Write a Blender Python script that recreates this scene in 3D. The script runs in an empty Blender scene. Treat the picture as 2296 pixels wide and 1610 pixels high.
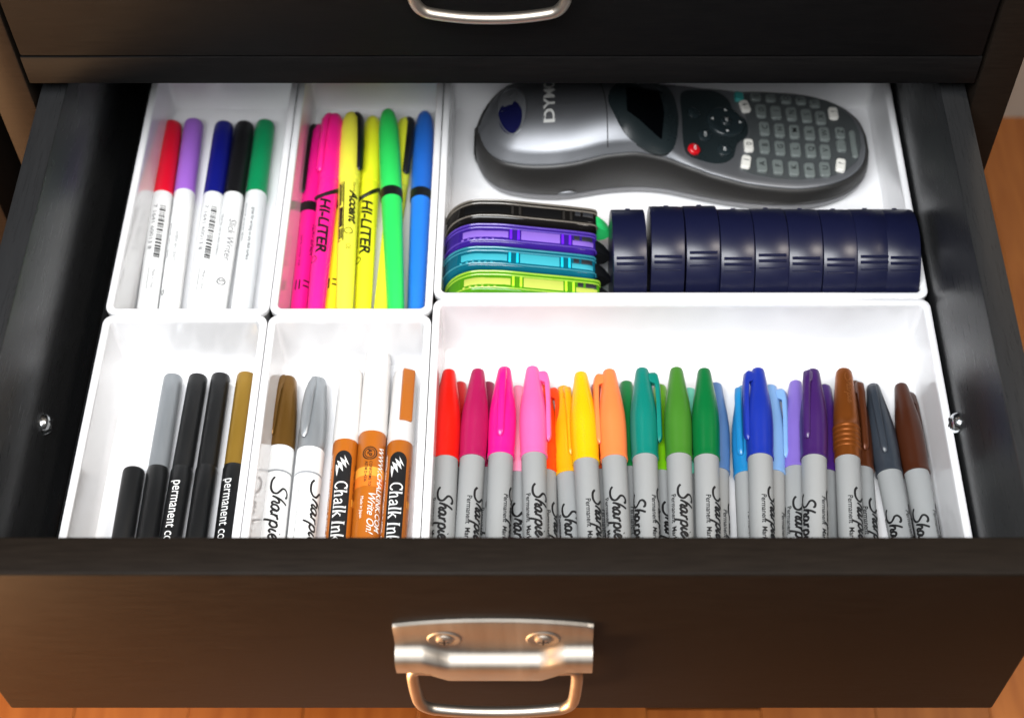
import bpy, bmesh, math, random
from mathutils import Vector, Matrix
random.seed(7)
S = 0.001                      # everything below is written in millimetres
R = math.radians
scene = bpy.context.scene
col = scene.collection

# ------------------------------------------------------------------ camera
cam_d = bpy.data.cameras.new("camera")
cam = bpy.data.objects.new("camera", cam_d); col.objects.link(cam)
cam.location = (11.5*S, -418.9*S, 600.3*S)
cam.rotation_euler = (R(90-55.03), 0, 0)
cam_d.sensor_width = 36.0
cam_d.lens = 36.0*3409/2296
cam_d.shift_x = -(1217-1148)/2296
cam_d.clip_start = 0.02; cam_d.clip_end = 30
cam_d.dof.use_dof = True
cam_d.dof.focus_distance = 0.668
cam_d.dof.aperture_fstop = 8.0
scene.camera = cam

# ------------------------------------------------------------------ world + lights
world = bpy.data.worlds.new("World"); scene.world = world
world.use_nodes = True
bg = world.node_tree.nodes["Background"]
bg.inputs[0].default_value = (0.92, 0.94, 1.0, 1); bg.inputs[1].default_value = 0.05

def area(name, loc, target, size, size_y, power, color):
    d = bpy.data.lights.new(name, 'AREA'); d.shape = 'RECTANGLE'
    d.size = size; d.size_y = size_y; d.energy = power; d.color = color
    o = bpy.data.objects.new(name, d); col.objects.link(o)
    o.location = loc
    o.rotation_euler = (Vector(target)-Vector(loc)).to_track_quat('-Z', 'Y').to_euler()
    return o
area("window_light", (-0.16, -0.42, 0.86), (-0.06, -0.05, 0.0), 0.7, 0.4, 17.2, (0.97, 0.985, 1.0))
area("floor_bounce_light", (-0.64, -0.42, -0.18), (-0.2, -0.05, 0.06), 0.3, 0.3, 22, (1.0, 0.57, 0.27))  # stands in for warm light bounced up from a sunlit floor patch
area("right_fill_light", (0.80, -0.22, 1.20), (0.0, 0.05, 0.0), 0.3, 0.3, 9, (1.0, 0.90, 0.80))  # added fill without a seen source, brightens right floor and left inner drawer side
scene.view_settings.view_transform = 'Standard'
scene.view_settings.look = 'None'
scene.view_settings.exposure = 0.0
scene.view_settings.gamma = 1.0

# ------------------------------------------------------------------ materials
def lin(h):
    h = h.lstrip('#'); out = []
    for i in (0, 2, 4):
        c = int(h[i:i+2], 16)/255
        out.append(c/12.92 if c <= 0.04045 else ((c+0.055)/1.055)**2.4)
    return (*out, 1)
def setin(b, name, v):
    if name in b.inputs: b.inputs[name].default_value = v
MATS = {}
def plastic(name, color, rough=0.32, metal=0.0, var=0.10, bump=0.03, scale=900, coat=0.0, spec=0.5):
    """coloured plastic with a little mottling, grain and uneven gloss"""
    if name in MATS: return MATS[name]
    m = bpy.data.materials.new(name); m.use_nodes = True; MATS[name] = m
    nt = m.node_tree; b = nt.nodes["Principled BSDF"]
    c = lin(color) if isinstance(color, str) else (*color, 1)
    tc = nt.nodes.new("ShaderNodeTexCoord")
    n = nt.nodes.new("ShaderNodeTexNoise"); n.inputs["Scale"].default_value = 55; n.inputs["Detail"].default_value = 5
    nt.links.new(tc.outputs["Object"], n.inputs["Vector"])
    mix = nt.nodes.new("ShaderNodeMix"); mix.data_type = 'RGBA'
    mix.inputs["A"].default_value = tuple(x*(1-var) for x in c[:3])+(1,)
    mix.inputs["B"].default_value = tuple(min(1, x*(1+var)) for x in c[:3])+(1,)
    nt.links.new(n.outputs["Fac"], mix.inputs["Factor"])
    nt.links.new(mix.outputs["Result"], b.inputs["Base Color"])
    mr = nt.nodes.new("ShaderNodeMapRange")
    mr.inputs["To Min"].default_value = max(0.02, rough-0.06); mr.inputs["To Max"].default_value = rough+0.06
    nt.links.new(n.outputs["Fac"], mr.inputs["Value"]); nt.links.new(mr.outputs["Result"], b.inputs["Roughness"])
    setin(b, "Metallic", metal); setin(b, "Coat Weight", coat); setin(b, "Specular IOR Level", spec)
    if bump:
        n2 = nt.nodes.new("ShaderNodeTexNoise"); n2.inputs["Scale"].default_value = scale; n2.inputs["Detail"].default_value = 2
        nt.links.new(tc.outputs["Object"], n2.inputs["Vector"])
        bp = nt.nodes.new("ShaderNodeBump"); bp.inputs["Strength"].default_value = bump; bp.inputs["Distance"].default_value = 0.0005
        nt.links.new(n2.outputs["Fac"], bp.inputs["Height"]); nt.links.new(bp.outputs["Normal"], b.inputs["Normal"])
    return m
def ink(name, color, rough=0.5):
    return plastic(name, color, rough, var=0.02, bump=0)
def dark_wood(name, c1, c2, rough=0.36, stretch=(1, 1, 1), speck=True, spec=0.06):
    m = bpy.data.materials.new(name); m.use_nodes = True; MATS[name] = m
    nt = m.node_tree; b = nt.nodes["Principled BSDF"]
    setin(b, "Specular IOR Level", spec)
    tc = nt.nodes.new("ShaderNodeTexCoord")
    mp = nt.nodes.new("ShaderNodeMapping"); mp.inputs["Scale"].default_value = stretch
    nt.links.new(tc.outputs["Object"], mp.inputs["Vector"])
    n = nt.nodes.new("ShaderNodeTexNoise"); n.inputs["Scale"].default_value = 60; n.inputs["Detail"].default_value = 8
    n.inputs["Roughness"].default_value = 0.65
    nt.links.new(mp.outputs["Vector"], n.inputs["Vector"])
    r = nt.nodes.new("ShaderNodeValToRGB")
    r.color_ramp.elements[0].position = 0.3; r.color_ramp.elements[0].color = (*c1, 1)
    r.color_ramp.elements[1].position = 0.75; r.color_ramp.elements[1].color = (*c2, 1)
    nt.links.new(n.outputs["Fac"], r.inputs["Fac"])
    out = r.outputs["Color"]
    if speck:                                  # dust and little chips
        v = nt.nodes.new("ShaderNodeTexVoronoi"); v.inputs["Scale"].default_value = 30
        nt.links.new(tc.outputs["Object"], v.inputs["Vector"])
        lt = nt.nodes.new("ShaderNodeMath"); lt.operation = 'LESS_THAN'; lt.inputs[1].default_value = 0.022
        nt.links.new(v.outputs["Distance"], lt.inputs[0])
        wn = nt.nodes.new("ShaderNodeTexNoise"); wn.inputs["Scale"].default_value = 14
        nt.links.new(tc.outputs["Object"], wn.inputs["Vector"])
        gt = nt.nodes.new("ShaderNodeMath"); gt.operation = 'GREATER_THAN'; gt.inputs[1].default_value = 0.62
        nt.links.new(wn.outputs["Fac"], gt.inputs[0])
        mu = nt.nodes.new("ShaderNodeMath"); mu.operation = 'MULTIPLY'
        nt.links.new(lt.outputs[0], mu.inputs[0]); nt.links.new(gt.outputs[0], mu.inputs[1])
        mx = nt.nodes.new("ShaderNodeMix"); mx.data_type = 'RGBA'
        nt.links.new(mu.outputs[0], mx.inputs["Factor"]); nt.links.new(out, mx.inputs["A"])
        mx.inputs["B"].default_value = (0.16, 0.15, 0.14, 1)
        out = mx.outputs["Result"]
    nt.links.new(out, b.inputs["Base Color"])
    mr = nt.nodes.new("ShaderNodeMapRange"); mr.inputs["To Min"].default_value = rough-0.07; mr.inputs["To Max"].default_value = rough+0.09
    nt.links.new(n.outputs["Fac"], mr.inputs["Value"]); nt.links.new(mr.outputs["Result"], b.inputs["Roughness"])
    n2 = nt.nodes.new("ShaderNodeTexNoise"); n2.inputs["Scale"].default_value = 220; n2.inputs["Detail"].default_value = 3
    nt.links.new(mp.outputs["Vector"], n2.inputs["Vector"])
    bp = nt.nodes.new("ShaderNodeBump"); bp.inputs["Strength"].default_value = 0.10; bp.inputs["Distance"].default_value = 0.0006
    nt.links.new(n2.outputs["Fac"], bp.inputs["Height"]); nt.links.new(bp.outputs["Normal"], b.inputs["Normal"])
    return m
def metal(name, color, rough, streak=(1, 1, 1), bump=0.12):
    m = bpy.data.materials.new(name); m.use_nodes = True; MATS[name] = m
    nt = m.node_tree; b = nt.nodes["Principled BSDF"]
    setin(b, "Metallic", 1.0)
    tc = nt.nodes.new("ShaderNodeTexCoord")
    mp = nt.nodes.new("ShaderNodeMapping"); mp.inputs["Scale"].default_value = streak
    nt.links.new(tc.outputs["Object"], mp.inputs["Vector"])
    n = nt.nodes.new("ShaderNodeTexNoise"); n.inputs["Scale"].default_value = 160; n.inputs["Detail"].default_value = 4
    nt.links.new(mp.outputs["Vector"], n.inputs["Vector"])
    mix = nt.nodes.new("ShaderNodeMix"); mix.data_type = 'RGBA'
    mix.inputs["A"].default_value = tuple(x*0.82 for x in color)+(1,); mix.inputs["B"].default_value = (*color, 1)
    nt.links.new(n.outputs["Fac"], mix.inputs["Factor"]); nt.links.new(mix.outputs["Result"], b.inputs["Base Color"])
    mr = nt.nodes.new("ShaderNodeMapRange"); mr.inputs["To Min"].default_value = rough-0.08; mr.inputs["To Max"].default_value = rough+0.1
    nt.links.new(n.outputs["Fac"], mr.inputs["Value"]); nt.links.new(mr.outputs["Result"], b.inputs["Roughness"])
    bp = nt.nodes.new("ShaderNodeBump"); bp.inputs["Strength"].default_value = bump; bp.inputs["Distance"].default_value = 0.0003
    nt.links.new(n.outputs["Fac"], bp.inputs["Height"]); nt.links.new(bp.outputs["Normal"], b.inputs["Normal"])
    return m
def clear_plastic(name, color, clear=0.7, rough=0.08):
    """see-through tinted moulding: tinted transparency under a glossy skin"""
    m = bpy.data.materials.new(name); m.use_nodes = True; MATS[name] = m
    nt = m.node_tree; b = nt.nodes["Principled BSDF"]; out = nt.nodes["Material Output"]
    c = lin(color)
    tc = nt.nodes.new("ShaderNodeTexCoord")
    n = nt.nodes.new("ShaderNodeTexNoise"); n.inputs["Scale"].default_value = 120; n.inputs["Detail"].default_value = 3
    nt.links.new(tc.outputs["Object"], n.inputs["Vector"])
    mixc = nt.nodes.new("ShaderNodeMix"); mixc.data_type = 'RGBA'
    mixc.inputs["A"].default_value = tuple(x*0.8 for x in c[:3])+(1,); mixc.inputs["B"].default_value = c
    nt.links.new(n.outputs["Fac"], mixc.inputs["Factor"]); nt.links.new(mixc.outputs["Result"], b.inputs["Base Color"])
    setin(b, "Roughness", rough)
    t = nt.nodes.new("ShaderNodeBsdfTransparent"); nt.links.new(mixc.outputs["Result"], t.inputs["Color"])
    ms = nt.nodes.new("ShaderNodeMixShader"); ms.inputs[0].default_value = clear
    nt.links.new(b.outputs[0], ms.inputs[1]); nt.links.new(t.outputs[0], ms.inputs[2])
    nt.links.new(ms.outputs[0], out.inputs["Surface"])
    return m
def floor_wood(name):
    m = bpy.data.materials.new(name); m.use_nodes = True; MATS[name] = m
    nt = m.node_tree; b = nt.nodes["Principled BSDF"]
    tc = nt.nodes.new("ShaderNodeTexCoord"); oi = nt.nodes.new("ShaderNodeObjectInfo")
    mp = nt.nodes.new("ShaderNodeMapping"); mp.inputs["Scale"].default_value = (14, 1.2, 1)
    nt.links.new(tc.outputs["Object"], mp.inputs["Vector"])
    add = nt.nodes.new("ShaderNodeVectorMath"); add.operation = 'ADD'
    nt.links.new(mp.outputs["Vector"], add.inputs[0])
    cb = nt.nodes.new("ShaderNodeCombineXYZ"); ml = nt.nodes.new("ShaderNodeMath"); ml.operation = 'MULTIPLY'; ml.inputs[1].default_value = 50
    nt.links.new(oi.outputs["Random"], ml.inputs[0]); nt.links.new(ml.outputs[0], cb.inputs[0]); nt.links.new(cb.outputs[0], add.inputs[1])
    n = nt.nodes.new("ShaderNodeTexNoise"); n.inputs["Scale"].default_value = 5; n.inputs["Detail"].default_value = 8; n.inputs["Distortion"].default_value = 1.2
    nt.links.new(add.outputs[0], n.inputs["Vector"])
    r = nt.nodes.new("ShaderNodeValToRGB")
    r.color_ramp.elements[0].position = 0.25; r.color_ramp.elements[0].color = (0.25, 0.075, 0.016, 1)
    r.color_ramp.elements[1].position = 0.8; r.color_ramp.elements[1].color = (0.46, 0.17, 0.04, 1)
    nt.links.new(n.outputs["Fac"], r.inputs["Fac"])
    hs = nt.nodes.new("ShaderNodeHueSaturation")
    mr = nt.nodes.new("ShaderNodeMapRange"); mr.inputs["To Min"].default_value = 0.8; mr.inputs["To Max"].default_value = 1.15
    nt.links.new(oi.outputs["Random"], mr.inputs["Value"]); nt.links.new(mr.outputs["Result"], hs.inputs["Value"])
    nt.links.new(r.outputs["Color"], hs.inputs["Color"]); nt.links.new(hs.outputs["Color"], b.inputs["Base Color"])
    setin(b, "Roughness", 0.3)
    return m

W_FRONT = dark_wood("espresso_wood", (0.0075, 0.0055, 0.0042), (0.013, 0.0095, 0.007), 0.46, (1, 14, 14))
W_SIDE = dark_wood("black_stained_side", (0.014, 0.0145, 0.0152), (0.018, 0.0185, 0.0195), 0.28, (14, 1, 14), False, 0.36)
W_TOP = dark_wood("black_stained_wood", (0.0042, 0.0040, 0.0042), (0.0075, 0.007, 0.0068), 0.55, (1, 14, 14), True, 0.03)
STEEL = metal("brushed_nickel", (0.43, 0.39, 0.34), 0.52, (1, 0.04, 0.04))
BAIL = metal("satin_nickel", (0.50, 0.45, 0.39), 0.42, (0.05, 1, 1), 0.05)
ZINC = metal("zinc_plate", (0.72, 0.75, 0.76), 0.2, (1, 1, 1), 0.05)
WHITE_BIN = plastic("white_bin_plastic", (0.79, 0.79, 0.80), 0.085, var=0.04, bump=0.008, scale=300, spec=0.9)
BLACK_INK = ink("black_ink", "#0c0c0e")
WHITE_INK = ink("white_ink", "#e8e8e6")
GREY_INK = ink("grey_ink", "#55565a")

# ------------------------------------------------------------------ mesh helpers
class Mesh:
    def __init__(self): self.v = []; self.f = []; self.mi = []; self.sm = []
    def add(self, verts, faces, mi=0, smooth=True):
        o = len(self.v); self.v += [tuple(p) for p in verts]
        for f in faces:
            self.f.append([i+o for i in f]); self.mi.append(mi); self.sm.append(smooth)
    def loft(self, rings, closed=True, cap0=True, cap1=True, mi=0):
        n = len(rings[0]); vs = [p for r in rings for p in r]; fs = []
        m = n if closed else n-1
        for k in range(len(rings)-1):
            for i in range(m):
                j = (i+1) % n
                fs.append([k*n+i, k*n+j, (k+1)*n+j, (k+1)*n+i])
        if cap0: fs.append(list(range(n))[::-1])
        if cap1: fs.append([(len(rings)-1)*n+i for i in range(n)])
        self.add(vs, fs, mi)
    def lathe(self, prof, n=40, axis='y', mi=0, c=(0, 0, 0), cap0=True, cap1=True):
        rings = []
        for (t, r) in prof:
            ring = []
            for i in range(n):
                a = 2*math.pi*i/n; p, q = r*math.cos(a), r*math.sin(a)
                if axis == 'y': ring.append((c[0]+q, c[1]+t, c[2]+p))
                elif axis == 'x': ring.append((c[0]+t, c[1]+p, c[2]+q))
                else: ring.append((c[0]+p, c[1]+q, c[2]+t))
            rings.append(ring)
        self.loft(rings, True, cap0, cap1, mi)
    def tube(self, path, rad, n=14, mi=0, flat=1.0):
        P = [Vector(p) for p in path]; rings = []; up = Vector((0.31, 0.2, 0.93)).normalized()
        prev = None
        for i, p in enumerate(P):
            t = (P[min(i+1, len(P)-1)]-P[max(i-1, 0)]).normalized()
            if prev is None: u = t.cross(up).normalized()
            else: u = (prev-t*prev.dot(t)).normalized()
            prev = u; w = t.cross(u)
            rr = rad[i] if isinstance(rad, (list, tuple)) else rad
            rings.append([tuple(p+(u*math.cos(2*math.pi*k/n)+w*math.sin(2*math.pi*k/n)*flat)*rr) for k in range(n)])
        self.loft(rings, True, True, True, mi)
    def box(self, x0, y0, z0, x1, y1, z1, bev=0.0, mi=0, seg=2):
        bm = bmesh.new(); bmesh.ops.create_cube(bm, size=1)
        for v in bm.verts:
            v.co = Vector((x0 if v.co.x < 0 else x1, y0 if v.co.y < 0 else y1, z0 if v.co.z < 0 else z1))
        if bev: bmesh.ops.bevel(bm, geom=bm.edges[:], offset=bev, segments=seg, affect='EDGES', profile=0.5)
        bm.verts.index_update()
        self.add([v.co[:] for v in bm.verts], [[v.index for v in f.verts] for f in bm.faces], mi)
        bm.free()
    def prism(self, outline, y0, y1, bev=1.0, mi=0):
        """outline in x,z extruded along y with rounded edges"""
        bm = bmesh.new(); vs = [bm.verts.new((x, y0, z)) for x, z in outline]; f = bm.faces.new(vs)
        ex = bmesh.ops.extrude_face_region(bm, geom=[f])
        for e in ex['geom']:
            if isinstance(e, bmesh.types.BMVert): e.co.y = y1
        bmesh.ops.recalc_face_normals(bm, faces=bm.faces[:])
        if bev:
            ed = [e for e in bm.edges if abs(e.verts[0].co.y-e.verts[1].co.y) < 1e-6]
            bmesh.ops.bevel(bm, geom=ed, offset=bev, segments=3, affect='EDGES', profile=0.5)
        bm.verts.index_update()
        self.add([v.co[:] for v in bm.verts], [[v.index for v in f.verts] for f in bm.faces], mi)
        bm.free()
    def data(self, name, mats, angle=38):
        me = bpy.data.meshes.new(name)
        me.from_pydata([(x*S, y*S, z*S) for x, y, z in self.v], [], self.f)
        for m in (mats if isinstance(mats, (list, tuple)) else [mats]): me.materials.append(m)
        me.polygons.foreach_set("material_index", self.mi)
        me.polygons.foreach_set("use_smooth", self.sm)
        bm = bmesh.new(); bm.from_mesh(me); bmesh.ops.recalc_face_normals(bm, faces=bm.faces[:]); bm.to_mesh(me); bm.free()
        me.set_sharp_from_angle(angle=R(angle))
        me.update(); return me
def link(name, me, parent=None, mat=None):
    o = bpy.data.objects.new(name, me); col.objects.link(o)
    if parent: o.parent = parent
    if mat is not None:
        o.material_slots[0].link = 'OBJECT'; o.material_slots[0].material = mat
    return o
def thing(name, label, cat, loc=(0, 0, 0), rot=(0, 0, 0), group=None):
    o = bpy.data.objects.new(name, None); col.objects.link(o); o.empty_display_size = 0.01
    o.location = Vector(loc)*S; o.rotation_euler = rot
    o["label"] = label; o["category"] = cat
    if group: o["group"] = group
    return o
def box_obj(name, dims, mat, parent=None, bev=1.2):
    m = Mesh(); m.box(*dims, bev=bev); return link(name, m.data(name, mat), parent)

# ---- flat print: glyph outlines and pen strokes, in (s along reading, t upward), in mm
_tc = {}
def text_faces(txt, size, shear=0.0, bold=0.0, cut=0.5, condense=1.0):
    key = (txt, size, shear, bold, condense)
    if key in _tc: return _tc[key]
    cu = bpy.data.curves.new("t", 'FONT'); cu.body = txt; cu.size = size; cu.shear = shear; cu.offset = bold
    cu.resolution_u = 3
    o = bpy.data.objects.new("t", cu); col.objects.link(o)
    dg = bpy.context.evaluated_depsgraph_get()
    me = bpy.data.meshes.new_from_object(o.evaluated_get(dg))
    bpy.data.objects.remove(o); bpy.data.curves.remove(cu)
    bm = bmesh.new(); bm.from_mesh(me); bpy.data.meshes.remove(me)
    for v in bm.verts: v.co.x *= condense
    if bm.verts:
        lo = min(v.co.y for v in bm.verts); hi = max(v.co.y for v in bm.verts); t = lo+cut
        while t < hi:
            bmesh.ops.bisect_plane(bm, geom=bm.verts[:]+bm.edges[:]+bm.faces[:], plane_co=(0, t, 0), plane_no=(0, 1, 0)); t += cut
    bm.verts.index_update()
    r = ([(v.co.x, v.co.y) for v in bm.verts], [[v.index for v in f.verts] for f in bm.faces]); bm.free()
    _tc[key] = r; return r
def spline(pts, sub=6):
    out = []; n = len(pts)
    for i in range(n-1):
        p0 = pts[max(i-1, 0)]; p1 = pts[i]; p2 = pts[i+1]; p3 = pts[min(i+2, n-1)]
        for k in range(sub):
            t = k/sub
            out.append(tuple(0.5*((2*b)+(c-a)*t+(2*a-5*b+4*c-d)*t*t+(-a+3*b-3*c+d)*t**3) for a, b, c, d in zip(p0, p1, p2, p3)))
    out.append(tuple(pts[-1])); return out
def stroke_faces(paths, w, sub=6):
    """rounded ribbons along smooth paths; w is a width in mm"""
    V = []; F = []
    for path in paths:
        P = spline(path, sub) if len(path) > 2 else [tuple(p+(q-p)*k/8 for p, q in zip(path[0], path[-1])) for k in range(9)]
        if len(path) == 1: P = [path[0], (path[0][0]+0.01, path[0][1])]
        n = len(P); o = len(V)
        for i, p in enumerate(P):
            a = P[max(i-1, 0)]; b = P[min(i+1, n-1)]; dx, dy = b[0]-a[0], b[1]-a[1]; l = math.hypot(dx, dy) or 1
            ww = w*(0.62 if i in (0, n-1) and len(path) > 2 else 1.0)/2
            nx, ny = -dy/l*ww, dx/l*ww
            V += [(p[0]+nx, p[1]+ny), (p[0], p[1]), (p[0]-nx, p[1]-ny)]
        for i in range(n-1):
            k = o+3*i
            F += [[k, k+3, k+4, k+1], [k+1, k+4, k+5, k+2]]
    return V, F
SCRIPT = [  # hand-written marker signature, x-height 10 units
    [(-4, 1), (0, -2.2), (5, -3), (10, -2.2), (14, 1), (14.5, 5.5), (11.5, 9), (8.5, 12), (8.5, 16), (12, 19.3), (16.5, 19), (17.6, 16.5)],
    [(25, 20), (21, 11), (17.6, 0)], [(18.4, 3), (21, 7.6), (24, 9.3), (25.2, 7), (23.8, 2.6), (25, 0.2), (27.2, 2)],
    [(34.2, 8), (31, 9.5), (28.2, 7), (27.4, 3), (29, 0.2), (31.6, 1.6), (34.4, 8.2), (33.6, 2.6), (35, 0.2), (37, 2.4)],
    [(39.6, 9.4), (37.6, 0)], [(38.4, 4), (40.8, 8.3), (44, 9.2)],
    [(47, 9.6), (44.8, 0.5), (42.6, -9)], [(45.2, 4), (48.6, 9), (51.8, 8.2), (52, 3.4), (49, 0.2), (45.4, 1.4)],
    [(56.6, 9.2), (54.6, 2.6), (56, 0.2), (58.4, 2.2)], [(58.4, 13.6), (58.9, 14.3)],
    [(60.2, 4.2), (63.6, 5.6), (65, 8), (62.8, 9.5), (60.4, 6.4), (60.2, 2.4), (62.4, 0.2), (66, 2.2), (68.4, 5)]]
def signature(sx, sy, w): return stroke_faces([[(x*sx, y*sy) for x, y in p] for p in SCRIPT], w)
def wrap(mesh, faces, r, y0, s0=0.0, t0=0.0, roll=0.0, mi=0, lift=0.06, rfun=None):
    """lay print on a barrel lying along +y; reading runs towards -y, letter tops towards +x"""
    V, F = faces; out = []
    for s, t in V:
        y = y0-(s+s0); rr = (rfun(y) if rfun else r)+lift; a = roll+(t+t0)/rr
        out.append((rr*math.sin(a), y, rr*math.cos(a)))
    mesh.add(out, F, mi, False)
def decal(mesh, faces, fn, mi=0):
    V, F = faces; mesh.add([fn(s, t) for s, t in V], F, mi, False)
def width(faces): return max(p[0] for p in faces[0]) if faces[0] else 0
def poly_faces(pts, cell=0.5):
    """filled outline cut into strips so that it can follow a barrel"""
    bm = bmesh.new(); f = bm.faces.new([bm.verts.new((x, y, 0)) for x, y in pts])
    lo = min(p[1] for p in pts); hi = max(p[1] for p in pts); t = lo+cell
    while t < hi:
        bmesh.ops.bisect_plane(bm, geom=bm.verts[:]+bm.edges[:]+bm.faces[:], plane_co=(0, t, 0), plane_no=(0, 1, 0)); t += cell
    bm.verts.index_update()
    r = ([(v.co.x, v.co.y) for v in bm.verts], [[v.index for v in f.verts] for f in bm.faces]); bm.free(); return r
def rect(s0, t0, s1, t1): return poly_faces([(s0, t0), (s1, t0), (s1, t1), (s0, t1)])
def merge(*fs):
    V = []; F = []
    for v, f in fs:
        o = len(V); V += v; F += [[i+o for i in q] for q in f]
    return V, F
def move(fc, ds, dt): return [(s+ds, t+dt) for s, t in fc[0]], fc[1]

# ------------------------------------------------------------------ setting: floor, wall
ZF = -285
fl = bpy.data.objects.new("floor", None); col.objects.link(fl); fl["kind"] = "structure"
FW = floor_wood("oak_floorboard")
m = Mesh(); m.box(-34.85, -900, -12, 34.85, 900, 0, 0.25, seg=1); plank_me = m.data("plank", FW)
for i in range(26):
    for j in range(2):
        o = link("plank", plank_me, fl); o.location = ((-800+i*70)*S, (-600+j*1804-(i*397 % 900)+300)*S, (ZF-0.2*random.random())*S)
m = Mesh(); m.box(-2500, -3000, ZF-40, 2500, 3000, ZF-14)
link("floor_base", m.data("floor_base", FW), fl)
wl = bpy.data.objects.new("wall", None); col.objects.link(wl); wl["kind"] = "structure"
PAINT = plastic("beige_wall_paint", (0.52, 0.47, 0.40), 0.6, var=0.04, bump=0.05, scale=400)
m = Mesh(); m.box(-1500, 436, ZF, 1500, 500, 1400); link("plaster", m.data("wall", PAINT), wl)

# ------------------------------------------------------------------ cabinet
YC = 71.5
cab = thing("cabinet", "black brown wooden cabinet frame around the open drawer", "cabinet", (-7, 260, ZF))
def cpart(name, dims, mat, bev=1.0):
    m = Mesh(); m.box(*dims, bev=bev)
    o = link(name, m.data(name, mat), cab); o.location = (7*S, -260*S, -ZF*S); return o
cpart("stile", (-237, YC, ZF, -219.3, YC+18, 420), W_FRONT)
cpart("stile", (205.9, YC, ZF, 223, YC+18, 420), W_FRONT)
cpart("rail", (-218.2, YC+0.4, 113.2, 204.8, YC+22, 129.2), W_TOP, 0.7)
cpart("side_panel", (-236.4, YC+18.1, ZF, -223, 424, 420), W_FRONT)
cpart("side_panel", (209.6, YC+18.1, ZF, 222.4, 424, 420), W_FRONT)
cpart("shelf", (-222.9, YC+22.1, 116, 209.5, 424, 122), W_SIDE)
cpart("back_panel", (-236, 424.1, ZF, 222, 430, 420), W_SIDE)
cpart("bottom_rail", (-219.2, YC+0.4, ZF, 205.8, YC+20, -26), W_FRONT)

# bail handle: pressed plate with a shelf, two screws and a swinging bail (x centre 0, wood face at y = 0)
def handle(parent, name, loc):
    hw = 38.6; m = Mesh(); rings = []
    xs = [-hw, -hw+0.6, -36.4, -32, -28.6, -26.8, -22, -18.6, -17, -10, 0, 10, 17, 18.6, 22, 26.8, 28.6, 32, 36, hw-0.6, hw]
    for x in xs:
        a = min(1, max(0, (abs(x)-17.6)/10.0)); a = a*a*(3-2*a)       # 0 in the middle, 1 over the bail eyes
        zt = 68.6-4.6*(abs(x)/hw)**2.2
        e = 1 if abs(abs(x)-hw) > 0.3 else 0
        z1 = 44.0+6.4*a; z2 = 41.3+6.0*a; zb = 25.4+7.4*a+ (0 if a < 1 else 1.2)
        d = 8.6+0.4*a
        prof = [(0, zt), (1.0+0.5*e, zt), (2.0, zt-0.8), (2.1, z1+6), (2.3, z1+1.6), (3.2, z1-0.2), (5.6, z1-0.9), (d-0.9, z2+0.6), (d, z2-0.7),
                (d+0.1, z2-4), (d-0.4, zb+3), (d-1.6, zb+0.6), (d-2.6, zb), (d-3.2, zb+0.9), (d-2.6, zb+4), (d-2.0, z2-5), (d-2.4, z2-2.4), (4.6, z1-3.8), (1.0, z1-2.5), (0.3, z1)]
        rings.append([(x, -p, z) for p, z in prof])
    m.loft(rings)
    pl = link(name, m.data("handle_plate", STEEL, 50), parent); pl.location = Vector(loc)*S
    for sx in (-19.2, 19.2):
        b = Mesh(); b.lathe([(-2.2, 6.8), (-2.7, 6.2), (-2.5, 4.6), (-2.1, 3.9)], 28, 'y', c=(sx, 0, 54.6))
        link("screw_boss", b.data("screw_boss", STEEL), pl)
        s = Mesh(); s.lathe([(-2.0, 3.3), (-2.8, 3.2), (-3.4, 2.5), (-3.6, 1.4), (-3.65, 0.2)], 24, 'y', c=(sx, 0, 54.6))
        s.box(sx-2.2, -3.8, 54.25, sx+2.2, -3.4, 54.95, 0.1, mi=1, seg=1); s.box(sx-0.35, -3.78, 52.4, sx+0.35, -3.4, 56.8, 0.1, mi=1, seg=1)
        link("screw", s.data("screw", [STEEL, BLACK_INK]), pl)
    pts = [(-25.5, -6.3, 35.2), (-30, -6.3, 35.6), (-32.2, -6.6, 34.4), (-32.8, -7.4, 31), (-32.6, -8.4, 24), (-32.0, -9.3, 15), (-31, -9.8, 9.4), (-28.4, -10.0, 5.4), (-24, -10.1, 3.4), (-12, -10.3, 1.6), (0, -10.3, 1.0)]
    pts = pts+[(-x, y, z) for x, y, z in pts[-2::-1]]
    P = spline(pts, 5); b = Mesh()
    b.tube(P, [2.45]*len(P), 16)
    link("bail", b.data("bail", BAIL), pl)
    return pl

up = thing("closed_drawer", "closed upper drawer front with a nickel bail pull", "drawer", (-7, YC, 190))
m = Mesh(); m.box(-210.8, 0.2, -60.0, 211.4, 19, 130, 1.2); link("front_panel", m.data("front_panel", W_TOP), up)

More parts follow.
